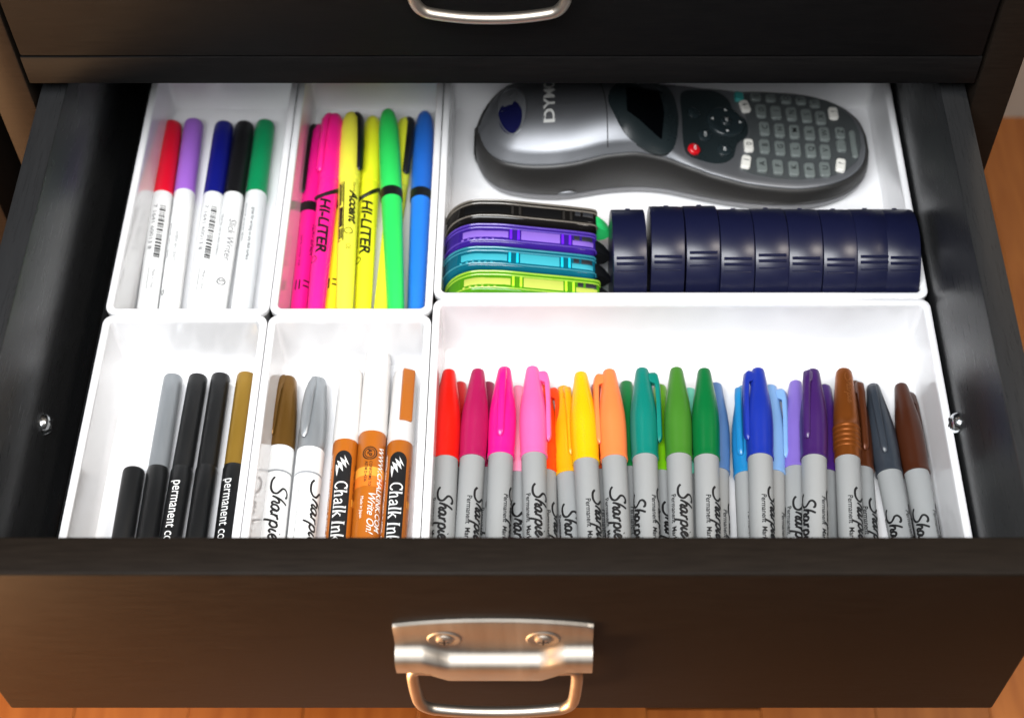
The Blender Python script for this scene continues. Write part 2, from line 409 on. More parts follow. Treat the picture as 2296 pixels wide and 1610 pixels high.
# ------------------------------------------------------------------ open drawer
dr = thing("open_drawer", "open black brown drawer holding white trays of markers", "drawer", (0, 0, -8))
def dpart(name, dims, mat, bev=1.0):
    m = Mesh(); m.box(*dims, bev=bev); o = link(name, m.data(name, mat), dr); o.location = (0, 0, 8*S); return o
m = Mesh(); m.box(-217.2, -167.5, -21, 204.7, -151.6, 104.5, 1.3, seg=3)
o = link("front_panel", m.data("drawer_front", W_FRONT), dr); o.location = (0, 0, 8*S)
dpart("side_panel", (-217.4, -151.5, -14, -205.5, 330, 103), W_SIDE)
dpart("side_panel", (192.6, -151.5, -14, 204.6, 330, 103), W_SIDE)
dpart("back_panel", (-205.4, 318, 0.2, 192.5, 330, 98), W_SIDE)
dpart("bottom_panel", (-205.4, -151.5, -8, 192.5, 330, -0.1), W_SIDE, 0.3)
for x, sg, y, z in ((-205.5, 1, -63, 42), (192.6, -1, -61.5, 40.5)):
    s = Mesh()
    prof = [(0, 5.0), (0.5, 5.0), (0.9, 4.7), (1.8, 4.4), (2.9, 3.2), (3.4, 1.6), (3.5, 0.1)]
    s.lathe([(t*sg, r) for t, r in prof], 28, 'x')
    s.box(min(2.9*sg, 3.7*sg), -0.45, -2.6, max(2.9*sg, 3.7*sg), 0.45, 2.6, 0.1, 1, 1); s.box(min(2.9*sg, 3.68*sg), -2.6, -0.45, max(2.9*sg, 3.68*sg), 2.6, 0.45, 0.1, 1, 1)
    o = link("screw", s.data("screw", [ZINC, BLACK_INK]), dr); o.location = (x*S, y*S, (z+8)*S)
handle(dr, "handle_plate", (-7.6, -167.6, 8))
handle(up, "handle_plate", (-3.4, 0.1, -29.5))

# neighbouring dark furniture side, left of the cabinet
nb = thing("side_cabinet", "dark brown cabinet side standing left of the drawer cabinet", "cabinet", (-420, 250, ZF))
m = Mesh(); m.box(-170, -188, 30, 170, 180, 705, 1.5); link("body", m.data("body", W_FRONT), nb)
m = Mesh(); m.box(-165, -180, 0, 165, 175, 29.8, 1.0); link("plinth", m.data("plinth", W_FRONT), nb)

# ------------------------------------------------------------------ white organiser bins
HB = 38.0
def rrect(x0, x1, y0, y1, r, n=6):
    out = []
    for cx, cy, a0 in ((x1-r, y1-r, 0), (x0+r, y1-r, 90), (x0+r, y0+r, 180), (x1-r, y0+r, 270)):
        for k in range(n+1):
            a = R(a0+90*k/n); out.append((cx+r*math.cos(a), cy+r*math.sin(a)))
    return out
def bin_(label, x0, x1, y0, y1):
    t = thing("organizer_bin", label, "organizer bin", ((x0+x1)/2, (y0+y1)/2, 0), group="white plastic organizer bins in the drawer")
    hx, hy = (x1-x0)/2, (y1-y0)/2; m = Mesh(); rings = []
    def ring(inset, z, r): rings.append([(x, y, z) for x, y in rrect(-hx+inset, hx-inset, -hy+inset, hy-inset, r)])
    ring(2.6, 0.0, 4); ring(1.4, 0.8, 4.5); ring(0.75, 6, 4.6); ring(0.55, HB-4.2, 4.8); ring(0.08, HB-3.6, 5.0); ring(0.08, HB-1.1, 5.0)
    ring(0.22, HB-0.4, 4.8); ring(0.7, HB-0.05, 4.4); ring(1.8, HB, 3.6); ring(2.8, HB-0.05, 3.0); ring(3.4, HB-0.4, 2.6); ring(3.6, HB-1.1, 2.4)
    ring(3.6, HB-3, 2.3); ring(3.4, 12, 2.4); ring(3.55, 3.6, 2.4); ring(3.9, 2.75, 2.2); ring(4.7, 2.5, 1.8)
    m.loft(rings)
    link("tray", m.data("organizer_bin", WHITE_BIN, 45), t)
    return t
bin_("white bin at back left holding five slim white pens", -190.9, -115.0, -0.3, 168)
bin_("white bin at back holding pink, yellow, green and blue highlighters", -114.85, -39.6, -0.3, 168)
bin_("wide white bin at back right holding the grey label maker and navy cases", -39.45, 191.2, 9.0, 168)
bin_("white bin at front left holding black barrelled markers", -190.9, -115.0, -150.6, -0.5)
bin_("white bin at front holding orange chalk markers beside gold and silver ones", -114.85, -39.6, -150.6, -0.5)
bin_("wide white bin at front right packed with grey permanent markers", -39.45, 191.2, -150.2, 8.8)

# ------------------------------------------------------------------ pens: local +y runs from the tail (origin) to the tip
def place(name, label, cat, tip, yaw, z, L, group, ztip=None):
    a = R(yaw); dx, dy = math.sin(a), -math.cos(a)
    pitch = 0 if ztip is None else math.asin((ztip-z)/L)
    t = thing(name, label, cat, (tip[0]+dx*L, tip[1]+dy*L, z), group=group)
    t.rotation_euler = (pitch, 0, a); return t

# --- grey fine-point permanent markers
SL, SC, SR = 120.0, 49.0, 5.65
def sharpie_barrel():
    m = Mesh(); m.lathe([(0, 3.4), (0.5, 4.1), (1.4, 4.5), (30, 5.1), (34, 5.4), (SL-SC+6, SR)], 40); return m.data("marker_barrel", MATS["grey_barrel"])
plastic("grey_barrel", "#8f9191", 0.42, var=0.03, bump=0.02)
BARREL = sharpie_barrel()
def cap_r(u):      # u: distance from the cap rim towards the tip
    K = [(0, 6.1), (0.5, 6.18), (1.6, 6.08), (2.4, 6.0), (8, 6.2), (17, 6.35), (24, 6.05), (30, 5.4), (36, 4.5), (42, 3.6), (45, 3.2), (46.3, 2.8), (47.0, 1.9), (47.2, 0.3)]
    for (a, ra), (b, rb) in zip(K, K[1:]):
        if a <= u <= b: return ra+(rb-ra)*(u-a)/(b-a)
    return 0.3
CAPU = [0, 0.5, 1.6, 2.4, 5, 8, 13, 18, 21, 24, 27, 30, 33, 36, 39, 42, 45, 45.8, 46.3, 46.7, 47.0, 47.2]
m = Mesh(); m.lathe([(SL-SC-0.0, 5.3)]+[(SL-SC+u*SC/47.2, cap_r(u)) for u in CAPU], 40); CAP = m.data("marker_cap", WHITE_INK)
m = Mesh(); prof = [(SL-SC, 5.3)]
for u in [0, 0.6, 1.6, 2.6]: prof.append((SL-SC+u, 6.0-0.04*u))
for k in range(5):
    u = 5+k*2.6; prof += [(SL-SC+u, 5.85), (SL-SC+u+0.5, 6.25), (SL-SC+u+1.3, 6.25), (SL-SC+u+1.8, 5.85)]
prof += [(SL-SC+u*SC/47.5, r) for u, r in ((20, 5.8), (28, 5.35), (36, 4.7), (43, 4.1), (46, 3.7), (47, 3.1), (47.4, 2.2), (47.5, 0.3))]
m.lathe(prof, 40); CAP_RIBBED = m.data("ribbed_cap", WHITE_INK)
def clip_mesh():
    m = Mesh(); y1 = SL-3.6; y0 = SL-SC+8
    rings = []
    for y, lo, hi, w in ((y0, 6.6, 6.9, 0.9), (y0+1.2, 6.35, 7.7, 1.35), (y0+3, 6.3, 8.1, 1.5), (SL-20, 6.35, 8.2, 1.55), (SL-10, 6.0, 8.0, 1.6), (SL-8.5, 3.4, 7.8, 1.6), (y1-1.4, 2.6, 7.3, 1.6), (y1-0.3, 2.6, 6.4, 1.5), (y1, 2.8, 5.4, 1.3)):
        rings.append([(-w, y, lo), (w, y, lo), (w, y, hi-0.4), (w-0.4, y, hi), (-w+0.4, y, hi), (-w, y, hi-0.4)])
    m.loft(rings); return m.data("marker_clip", WHITE_INK, 50)
CLIP = clip_mesh()
def sharpie_print(second):
    m = Mesh(); y0 = SL-SC-16.2
    sig = signature(0.365, 0.31, 1.0); perm = text_faces("Permanent  Marker", 3.2, bold=0.03)
    wrap(m, move(sig, 1.5, -1.9), SR, y0); wrap(m, move(perm, 4.5, -1.0), SR, y0, roll=R(-50))
    if second: wrap(m, move(sig, 1.5, -1.9), SR, y0-3, roll=R(-133)); wrap(m, move(perm, 6.2, -1.0), SR, y0, roll=R(177))
    return m.data("marker_lettering", BLACK_INK)
PRINT = sharpie_print(False); PRINT_BOTH = sharpie_print(True)
def pen_mat(name, c, met=0.0): return plastic(name, c, 0.3 if not met else 0.34, met, var=0.06, bump=0.02)
G_FINE = "grey barrelled permanent markers"
def sharpie(key, label, color, tip, yaw, z, logo=0, clip=None, met=0.0, ribbed=False, L=SL):
    t = place("permanent_marker", label, "marker", tip, yaw, z, L, G_FINE)
    mt = pen_mat("cap_"+key, color, met)
    link("barrel", BARREL, t)
    c = link("cap", CAP_RIBBED if ribbed else CAP, t, mt)
    if clip is not None:
        k = link("clip", CLIP, c, mt); k.rotation_euler = (0, R(clip), 0)
    p = link("lettering", PRINT_BOTH if key in ("teal", "purple", "slate", "brown") else PRINT, t); p.rotation_euler = (0, R(logo), 0)
    if ribbed:
        e = Mesh(); wrap(e, move(signature(0.24, 0.17, 0.5), 3, -0.8), 5.0, SL-2, roll=R(12), rfun=lambda y: 5.85-max(0, y-(SL-SC)-20)*0.062)
        link("embossing", e.data("embossing", pen_mat("emboss_copper", "#a8683a", 0.7)), c)
    return t
ZL = 8.85
LOWER = [  # key, label, colour, tip, yaw, logo roll, clip roll
 ("red_low", "red capped marker in the lower layer between the red and the berry marker", "#c41414", (-27.2, -19.0), 0.3, 120, None),
 ("berry_low", "berry red capped marker in the lower layer left of the hot pink one", "#8c1440", (-14.0, -19.0), 0.1, 35, None),
 ("blush", "pale blush pink capped marker mostly hidden between two brighter pink ones", "#ea8cab", (0.1, -21.2), 0.2, 5, None),
 ("vermilion", "orange red capped marker deep under the light pink marker", "#ee4410", (12.0, -20.0), 0.3, 65, 68),
 ("amber", "amber yellow capped marker with its clip up, low beside the bright yellow one", "#dc9e0c", (21.2, -21.2), 2.3, -14, 14),
 ("rust", "rust orange capped marker hidden below the peach orange one", "#b4400c", (36.9, -20.0), 0.4, 60, None),
 ("emerald", "dark green capped marker in the lower layer left of the teal one", "#0c7034", (50.7, -18.5), -0.4, 60, None),
 ("lime", "lime green capped marker in the lower layer right of the teal one", "#66a60e", (66.4, -20.5), -1.9, 30, None),
 ("mint", "mint capped marker almost hidden between two green markers", "#70ccb0", (80.2, -22.5), -2.4, 90, None),
 ("steel", "steel blue capped marker low beside the dark green one", "#4d6f9e", (92.6, -19.5), -3.2, 85, None),
 ("sky", "bright sky blue capped marker with a clip, low left of the royal blue one", "#1c7ab2", (105.4, -21.2), -2.3, 50, -28),
 ("powder", "powder blue capped marker low right of the royal blue one", "#749ccc", (118.3, -20.7), -4.0, 95, 62),
 ("lilac", "lilac capped marker low left of the dark purple one", "#7862b4", (130.3, -18.2), -5.0, 5, None),
 ("plum", "plum purple capped marker low right of the dark purple one", "#43206e", (143.6, -20.5), -5.6, 130, None),
 ("bronze", "dark bronze capped marker with a clip, low beside the copper one", "#5a2c12", (157.6, -18.5), -3.0, 45, 14),
 ("slate", "slate grey capped marker leaning between the bronze and the brown one", "#2f353d", (166.2, -20.0), 1.9, 88, -16),
 ("brown", "dark brown capped marker, rightmost against the white bin wall", "#3e1c0c", (179.4, -19.7), 0.8, 90, 120)]
LX = []
for k, lb, c, tip, yaw, logo, clip in LOWER:
    sharpie(k, lb, c, tip, yaw, ZL, logo, clip, met=0.35 if k in ("bronze",) else 0.0)
    LX.append((tip, yaw))
def rest_z(tip, yaw, dia=11.9):
    """height at which a marker lies on the lower layer (checked along its length)"""
    best = ZL
    for s in (30, 60, 90):
        x = tip[0]+math.sin(R(yaw))*s
        for (lt, ly) in LX:
            dx = abs(x-(lt[0]+math.sin(R(ly))*s))
            dd = 12.3 if s < 45 else 11.5
            if dx < dd: best = max(best, ZL+math.sqrt(dd*dd-dx*dx))
    return best
UPPER = [
 ("red", "bright red capped marker, leftmost of the top layer", "#d6160a", (-31.9, -19.7), 0.2, 2, None),
 ("berry", "berry red capped marker in the top layer, second from the left", "#a0164e", (-18.4, -19.2), -1.7, 52, None),
 ("hotpink", "hot magenta pink capped marker with its clip facing up", "#f21884", (-6.2, -17.4), -1.2, 84, -4),
 ("pink", "light bubblegum pink capped marker with its clip out to the right", "#f2609f", (6.7, -17.9), 1.0, 20, 78),
 ("yellow", "bright yellow capped marker in the top layer", "#e4b008", (29.1, -20.2), 1.9, 47, None),
 ("peach", "peach orange capped marker with its clip on the left", "#ee7c42", (42.2, -19.2), 1.3, -3, -74),
 ("teal", "teal capped marker with its clip on the right", "#0a7669", (57.6, -18.0), -0.6, 82, 76),
 ("olive", "leaf green capped marker between the teal and the dark green one", "#3d7624", (73.5, -18.0), -1.5, 14, None),
 ("green", "dark green capped marker in the top layer", "#046530", (86.3, -18.7), -2.2, 48, None),
 ("blue", "royal blue capped marker with its clip on the left", "#172e94", (111.2, -18.7), -3.4, 55, -62),
 ("purple", "dark purple capped marker with its clip facing up", "#391b58", (136.8, -18.9), -5.2, 86, -34),
 ("copper", "metallic copper capped marker with ribbed rings on its cap", "#8c4c1a", (151.2, -18.7), -4.4, 44, None)]
for k, lb, c, tip, yaw, logo, clip in UPPER:
    z = rest_z(tip, yaw)
    sharpie(k, lb, c, tip, yaw, z, logo, clip, met=0.6 if k == "copper" else 0.0, ribbed=(k == "copper"))

# --- black barrelled felt markers (front left bin)
BLACK_PEN = plastic("black_pen_plastic", "#141516", 0.38, var=0.06, bump=0.03)
WHITE_PEN = plastic("white_pen_plastic", (0.78, 0.79, 0.79), 0.36, var=0.02, bump=0.02)
BL, BC = 132.0, 52.0
m = Mesh(); m.lathe([(0, 3.6), (0.6, 4.3), (1.6, 4.75), (BL-BC-0.2, 5.0), (BL-BC, 4.85), (BL-BC+5, 4.2)], 36); BBAR = m.data("felt_barrel", BLACK_PEN)
m = Mesh(); m.lathe([(BL-BC, 4.3), (BL-BC+0.1, 4.62), (BL-BC+2, 4.7), (BL-8, 4.55), (BL-1.2, 4.45), (BL-0.4, 4.1), (BL, 3.3), (BL-0.1, 2.6), (BL-0.4, 0.2)], 36); BCAP = m.data("felt_cap", BLACK_PEN)
m = Mesh(); m.lathe([(0, 3.6), (0.6, 4.3), (1.6, 4.75), (78.2, 4.95), (79.2, 4.7), (79.8, 4.0), (80, 0.2)], 36); BSHORT = m.data("felt_short", BLACK_PEN)
m = Mesh(); wrap(m, move(text_faces("permanent color", 6.7, condense=0.82), 0, -1.8), 4.98, BL-BC-6.8); FELT_PRINT = m.data("felt_lettering", WHITE_INK)
G_FELT = "black barrelled felt markers"
t = place("felt_marker", "short black marker lying leftmost and reaching less far back than the rest", "marker", (-173.4, -65.5), 0.6, 7.6, 80, G_FELT)
link("barrel", BSHORT, t)
for lb, capm, tip, yaw, roll in (
    ("black barrelled marker with a silver grey cap", "silver", (-162.8, -14.7), 0.3, None),
    ("black capped marker with white permanent lettering, beside the silver capped one", "black", (-151.0, -14.7), -0.7, 0),
    ("plain black capped marker without lettering, between lettered ones", "black", (-140.4, -14.2), -0.2, None),
    ("black barrelled marker with a gold cap against the bin wall", "gold", (-128.4, -13.7), 0.2, -8)):
    t = place("felt_marker", lb, "marker", tip, yaw, 7.6, BL, G_FELT)
    link("barrel", BBAR, t)
    mt = {"silver": plastic("silver_cap", "#8d9296", 0.32, 0.45, 0.04, 0.02), "black": BLACK_PEN, "gold": plastic("gold_cap", "#a07c30", 0.34, 0.45, 0.04, 0.02)}[capm]
    link("cap", BCAP, t, mt)
    if roll is not None:
        p = link("lettering", FELT_PRINT, t); p.rotation_euler = (0, R(roll), 0)

# --- oil paint markers (gold, silver)
PL, PCP = 130.0, 40.0
m = Mesh()
m.lathe([(0, 4.6), (0.6, 5.5), (1.6, 6.0), (PL-PCP-14.2, 6.25), (PL-PCP-14, 5.95), (PL-PCP-13, 5.95), (PL-PCP-12.8, 6.25), (PL-PCP-0.2, 6.3), (PL-PCP, 5.6)], 40)
PBAR = m.data("paint_barrel", WHITE_PEN)
m = Mesh(); m.lathe([(PL-PCP-14.05, 6.0), (PL-PCP-13.9, 6.12), (PL-PCP-13.1, 6.12), (PL-PCP-12.95, 6.0)], 40, cap0=False, cap1=False); PRING = m.data("paint_ring", plastic("ring_grey", "#8f9396", 0.4))
m = Mesh(); rings = []
for u, r in ((0, 5.9), (0.2, 6.3), (2, 6.35), (10, 6.3), (20, 5.9), (28, 5.2), (34, 4.6), (38, 4.15), (39.6, 3.3), (40, 0.3)):
    rings.append([(r*math.sin(2*math.pi*i/40), PL-PCP+u, r*math.cos(2*math.pi*i/40)) for i in range(40)])
m.loft(rings); PCAP = m.data("paint_cap", WHITE_INK)
m = Mesh(); rings = []
for u, lo, hi, w in ((4.5, 6.9, 7.4, 0.8), (6, 6.8, 8.0, 1.7), (12, 6.8, 8.4, 2.3), (22, 6.5, 8.2, 2.5), (30, 5.6, 7.3, 2.3), (36, 3.6, 6.0, 1.9), (39.4, 2.6, 4.4, 1.5)):
    rings.append([(-w, PL-PCP+u, lo), (w, PL-PCP+u, lo), (w, PL-PCP+u, hi-0.6), (w*0.6, PL-PCP+u, hi), (-w*0.6, PL-PCP+u, hi), (-w, PL-PCP+u, hi-0.6)])
m.loft(rings); PCLIP = m.data("paint_clip", WHITE_INK, 50)
m = Mesh(); y0 = PL-PCP-18
wrap(m, move(signature(0.45, 0.36, 1.05), 1, -1.7), 6.22, y0)
wrap(m, move(text_faces("oil-based paint marker  medium point  xylene free", 1.35), 2, 0), 6.22, y0, roll=R(-78))
wrap(m, move(text_faces("R", 1.3), 34.5, -2.6), 6.22, y0)
wrap(m, move(text_faces("PAINT", 3.2, 0.2), 42.5, -1), 6.22, y0)
PPRINT = m.data("paint_lettering", BLACK_INK)
G_PAINT = "white barrelled paint markers"
for lb, c, tip, yaw, clip, roll, met in (
    ("white barrelled paint marker with an antique gold cap", "#755423", (-108.2, -16.4), 0.5, -38, 12, 0.5),
    ("white barrelled paint marker with a silver cap", "#9a9fa3", (-93.9, -17.2), -0.3, -24, 52, 0.5)):
    t = place("paint_marker", lb, "marker", tip, yaw, 8.95, PL, G_PAINT)
    link("barrel", PBAR, t); link("groove_ring", PRING, t)
    mt = plastic("paintcap_"+c[1:], c, 0.3, met, 0.05, 0.02)
    cp = link("cap", PCAP, t, mt); k = link("clip", PCLIP, cp, mt); k.rotation_euler = (0, R(clip), 0)
    p = link("lettering", PPRINT, t); p.rotation_euler = (0, R(roll), 0)

# --- orange chalk ink markers
ORANGE = plastic("chalk_orange", "#ac5f16", 0.34, var=0.05, bump=0.02)
CAP_WHITE = plastic("chalk_cap_white", (0.66, 0.64, 0.62), 0.3, var=0.03, bump=0.02)
ORANGE2 = ink("chalk_light_orange", "#d88a2c", 0.36)
def serif_word(sc):
    """bold serif 'Chalk Ink' from thick stems, bowls and slab feet"""
    fs = []
    def bar(x0, y0, x1, y1): fs.append(rect(x0*sc, y0*sc, x1*sc, y1*sc))
    def st(path, w): fs.append(stroke_faces([[(x*sc, y*sc) for x, y in path]], w*sc))
    def foot(x, y, w=3.0): bar(x-w/2, y, x+w/2, y+0.7)
    st([(7.2, 11.2), (5.6, 13.2), (3.0, 13.2), (0.9, 10.5), (0.6, 7), (1.0, 3.4), (3.2, 0.7), (5.8, 0.8), (7.6, 3.2)], 1.5); bar(6.7, 10.4, 7.5, 13.8)
    x = 9.6
    def h(x): bar(x, 0.5, x+1.7, 14); foot(x+0.85, 0); bar(x-0.9, 13.3, x+1, 14); st([(x+1.4, 6.6), (x+3.4, 8.9), (x+5.0, 8.2), (x+5.3, 6)], 1.3); bar(x+4.5, 0.5, x+6.2, 6.6); foot(x+5.35, 0)
    h(x); x += 8.6
    st([(x+0.7, 7), (x+2.4, 8.9), (x+4.6, 8.3), (x+5, 6)], 1.3); bar(x+4.2, 0.4, x+5.9, 6.6); st([(x+4.6, 5.2), (x+1.6, 4.2), (x+0.5, 2.2), (x+2, 0.5), (x+4.6, 1.8)], 1.3); bar(x+5.4, 0, x+7, 0.7); x += 8.4
    bar(x, 0.5, x+1.7, 14); foot(x+0.85, 0); bar(x-0.9, 13.3, x+1, 14); x += 4.4
    bar(x, 0.5, x+1.7, 14); foot(x+0.85, 0); bar(x-0.9, 13.3, x+1, 14); st([(x+1.6, 4.2), (x+5.2, 8.6)], 1.0); st([(x+2.6, 5.2), (x+6.2, 0.5)], 1.8); bar(x+3.9, 8.1, x+6.6, 8.8); foot(x+6, 0); x += 12
    bar(x, 0.5, x+1.9, 13.5); foot(x+0.95, 0, 3.6); foot(x+0.95, 13, 3.6); x += 5
    bar(x, 0.5, x+1.7, 8.6); foot(x+0.85, 0); bar(x-0.9, 8.1, x+1, 8.8); st([(x+1.4, 6.6), (x+3.4, 8.9), (x+5.0, 8.2), (x+5.3, 6)], 1.3); bar(x+4.5, 0.5, x+6.2, 6.6); foot(x+5.35, 0)
    x += 8.4; bar(x, 0.5, x+1.7, 14); foot(x+0.85, 0); st([(x+1.6, 4.2), (x+5.2, 8.6)], 1.0); st([(x+2.6, 5.2), (x+6.2, 0.5)], 1.8)
    return merge(*fs)
CHALK_WORD = serif_word(0.42)
SCRIBBLE = merge(*[poly_faces(p, 0.6) for p in ([(0, 3.0), (4.2, 4.9), (2.6, 3.4)], [(0.9, 1.6), (2.6, 3.4), (5.6, 4.0), (3.6, 2.4)], [(2.2, 0.6), (3.6, 2.4), (7.2, 2.9), (5.0, 1.4)], [(3.8, 0.2), (5.0, 1.4), (9.2, 0.9), (6.4, 0.4)])])
SCRIBBLE = [(a*1.2, b*1.35) for a, b in SCRIBBLE[0]], SCRIBBLE[1]
def chalk(label, tip, yaw, rad, cap, L, style, roll, clip=None):
    t = place("chalk_marker", label, "chalk marker", tip, yaw, 2.55+rad+0.15, L, "orange chalk markers")
    b = Mesh(); yc = L-cap
    b.lathe([(0, rad-1.6), (0.6, rad-0.6), (1.6, rad-0.1), (yc-0.6, rad), (yc, rad-0.2), (yc+3, rad-0.9)], 40)
    link("barrel", b.data("chalk_barrel", ORANGE), t)
    c = Mesh(); rc = rad+0.1
    c.lathe([(yc+0.1, rc-0.6), (yc+0.3, rc), (yc+2, rc+0.15), (L-5, rc-0.35), (L-2, rc-0.8), (L-0.7, rc-1.6), (L-0.1, rc-3), (L, 0.3)], 40)
    co = link("cap", c.data("chalk_cap", CAP_WHITE), t)
    if clip is not None:
        k = Mesh(); k.box(-2.9, yc+10.5, rc-1.4, 2.9, L-3.2, rc+1.0, 0.5); ko = link("clip", k.data("chalk_clip", ORANGE), co); ko.rotation_euler = (0, R(clip), 0)
    p = Mesh()
    if style == 'label':
        y0 = yc-6.3; h = 4.1
        a = [(-h*math.cos(R(q))*1.0+h, h*math.sin(R(q))) for q in range(-90, 91, 10)]
        wrap(p, poly_faces(a+[(70, h), (70, -h)]), rad, y0, mi=0, lift=0.05)
        wrap(p, move(SCRIBBLE, 2.4, -3.6), rad, y0, mi=1, lift=0.10)
        wrap(p, move(([(a*1.12, b) for a, b in CHALK_WORD[0]], CHALK_WORD[1]), 16.2, -2.9), rad, y0, mi=1, lift=0.10)
        wrap(p, move(text_faces("WRITES ON! CHALKBOARDS, PLASTIC, GLASS", 2.3, bold=0.04), 0.5, -1.0), rad, y0, roll=R(-62), mi=1, lift=0.08)
        wrap(p, move(text_faces("Wet Wipe Marker  non-toxic", 1.8), 6, 0), rad, y0, roll=R(58), mi=2, lift=0.08)
        wrap(p, rect(24, -1.2, 27.5, 1.2), rad, y0, roll=R(66), mi=3, lift=0.06); wrap(p, rect(24, -1.4, 27.5, 1.4), rad, y0, roll=R(-82), mi=3, lift=0.06)
    else:
        y0 = yc-3
        for a0 in range(-100, 100, 20):
            wrap(p, rect(16.0, -1.15, 21.5, 1.15), rad, y0, roll=R(a0), mi=3, lift=0.05); wrap(p, rect(20.6, -1.15, 26, 1.15), rad, y0, roll=R(a0), mi=4, lift=0.055)
        ring = lambda r: [(9+r*math.cos(R(q)), r*math.sin(R(q))) for q in range(0, 361, 20)]
        wrap(p, stroke_faces([ring(3.2)], 0.55, 2), rad, y0, mi=0, lift=0.09); wrap(p, stroke_faces([ring(2.3)], 0.4, 2), rad, y0, mi=0, lift=0.09)
        wrap(p, move(text_faces("AP", 3.1, bold=0.08), 6.9, -1.1), rad, y0, mi=0, lift=0.09)
        wrap(p, move(text_faces("CONFORMS TO", 1.8, bold=0.03), 13.2, 0.2), rad, y0, mi=0, lift=0.09); wrap(p, move(text_faces("ASTM D-4236", 1.8, bold=0.03), 13.2, -1.9), rad, y0, mi=0, lift=0.09)
        wrap(p, move(text_faces("WWW.CHALKINK.COM", 4.0, 0.15, 0.05), 5.0, -1.0), rad, y0, roll=R(46), mi=1, lift=0.09)
        wrap(p, move(text_faces("Write On!", 4.8, 0.35), 28.5, -1.0), rad, y0, roll=R(14), mi=1, lift=0.09, rfun=None)
        wrap(p, move(text_faces("Made in Japan", 2.0), 31, -0.6), rad, y0, roll=R(-20), mi=1, lift=0.09)
    po = link("lettering", p.data("chalk_lettering", [BLACK_INK, WHITE_INK, BLACK_INK, ink("chalk_yellow", "#e89a34"), ink("chalk_mid", "#d8701a")]), t)
    po.rotation_euler = (0, R(roll), 0)
chalk("orange chalk marker with a black oval label, left of the fatter one", (-78.6, -11.7), 0.2, 5.9, 41.4, 134, 'label', 2)
chalk("fat orange chalk marker with a tall white cap and a black seal", (-66.6, -2.0), 0.3, 6.45, 47.4, 142, 'seal', 0)
chalk("orange chalk marker with an orange clip on its white cap", (-53.2, -12.0), -0.5, 5.9, 41.8, 134, 'label', 2, 22)

# --- slim white pens with coloured caps (back left bin)
NL, NC = 143.4, 51.0
m = Mesh(); m.lathe([(0, 3.9), (0.5, 4.6), (1.4, 5.0), (NL-NC, 5.3), (NL-NC+4, 4.5)], 36); NBAR = m.data("slim_barrel", WHITE_PEN)
m = Mesh(); m.lathe([(NL-NC, 4.7), (NL-NC+0.1, 5.35), (NL-NC+2, 5.4), (NL-10, 5.25), (NL-2.4, 5.1), (NL-1.0, 4.7), (NL-0.3, 3.9), (NL-0.02, 2.6), (NL, 0.3)], 36); NCAP = m.data("slim_cap", WHITE_INK)
def slim_print(kind):
    m = Mesh(); y0 = NL-NC-10
    if kind == 'barcode':
        s = 0.0; rnd = random.Random(3)
        while s < 34:
            w = rnd.choice((0.45, 0.45, 0.8, 1.2)); wrap(m, rect(s, -1.5, s+w, 1.6), 5.28, y0, roll=R(20), mi=0); s += w+rnd.choice((0.4, 0.5, 0.9))
        wrap(m, move(text_faces("7 1641 60013 8", 3.0, condense=1.55), -1, -1.0), 5.28, y0, roll=R(-22), mi=1)
        wrap(m, move(text_faces("Made in China", 2.0), 41, 0.6), 5.28, y0, roll=R(4), mi=1); wrap(m, move(text_faces("www.american.com", 1.7), 40, -1.6), 5.28, y0, roll=R(4), mi=1)
    elif kind == 'name':
        wrap(m, move(text_faces("Slick Writer", 5.4, 0.05), 8, -1.6), 5.28, y0, roll=R(28), mi=1)
        a = [(48+2.0*math.cos(R(q)), 2.0*math.sin(R(q))) for q in range(0, 361, 20)]
        wrap(m, stroke_faces([a], 0.5, 2), 5.28, y0, roll=R(18), mi=0); wrap(m, move(text_faces("S", 3.2, bold=0.05), 46.9, -1.1), 5.28, y0, roll=R(18), mi=0)
        wrap(m, move(text_faces("Ideal for use on slick surfaces", 2.2), 5, 0), 5.28, y0, roll=R(-40), mi=1)
    elif kind == 'fine':
        wrap(m, move(text_faces("AMERICAN CRAFTS", 2.3), 18, 0), 5.28, y0, roll=R(-6), mi=1); wrap(m, move(text_faces("photo-safe, acid free, lightfast", 1.9), 12, 0), 5.28, y0, roll=R(-48), mi=1)
        wrap(m, stroke_faces([[(55, -1), (58, 0), (55, 1), (55, -1)]], 0.5, 2), 5.28, y0, roll=R(-40), mi=0)
    else:
        wrap(m, move(text_faces("great for writing on any slick surface", 2.3, bold=0.02), 2, 0), 5.28, y0, roll=R(0), mi=0); wrap(m, move(text_faces("waterproof  permanent  lightfast", 1.9), -2, 0), 5.28, y0, roll=R(-44), mi=1)
    return m.data("slim_lettering", [BLACK_INK, GREY_INK])
SP = {k: slim_print(k) for k in ('barcode', 'name', 'fine', 'line')}
G_SLIM = "slim white pens with coloured caps"
for lb, c, tip, yaw, pr, roll in (
    ("slim white pen with a red cap against the bin wall", "#d8102c", (-185.6, 147.7), 2.2, 'barcode', 4),
    ("slim white pen with a lavender cap", "#9a62c4", (-174.4, 149.0), 2.0, 'fine', 0),
    ("slim white pen with a navy blue cap", "#0e1470", (-158.0, 147.2), 0.6, 'barcode', 6),
    ("slim white pen with a black cap", "#121214", (-147.0, 147.2), -0.2, 'name', 0),
    ("slim white pen with a green cap", "#0c8450", (-136.2, 148.3), 0.5, 'line', 0)):
    t = place("slim_pen", lb, "pen", tip, yaw, 8.0, NL, G_SLIM)
    link("barrel", NBAR, t); link("cap", NCAP, t, plastic("slimcap_"+c[1:], c, 0.36, 0, 0.05, 0.02))
    p = link("lettering", SP[pr], t); p.rotation_euler = (0, R(roll), 0)

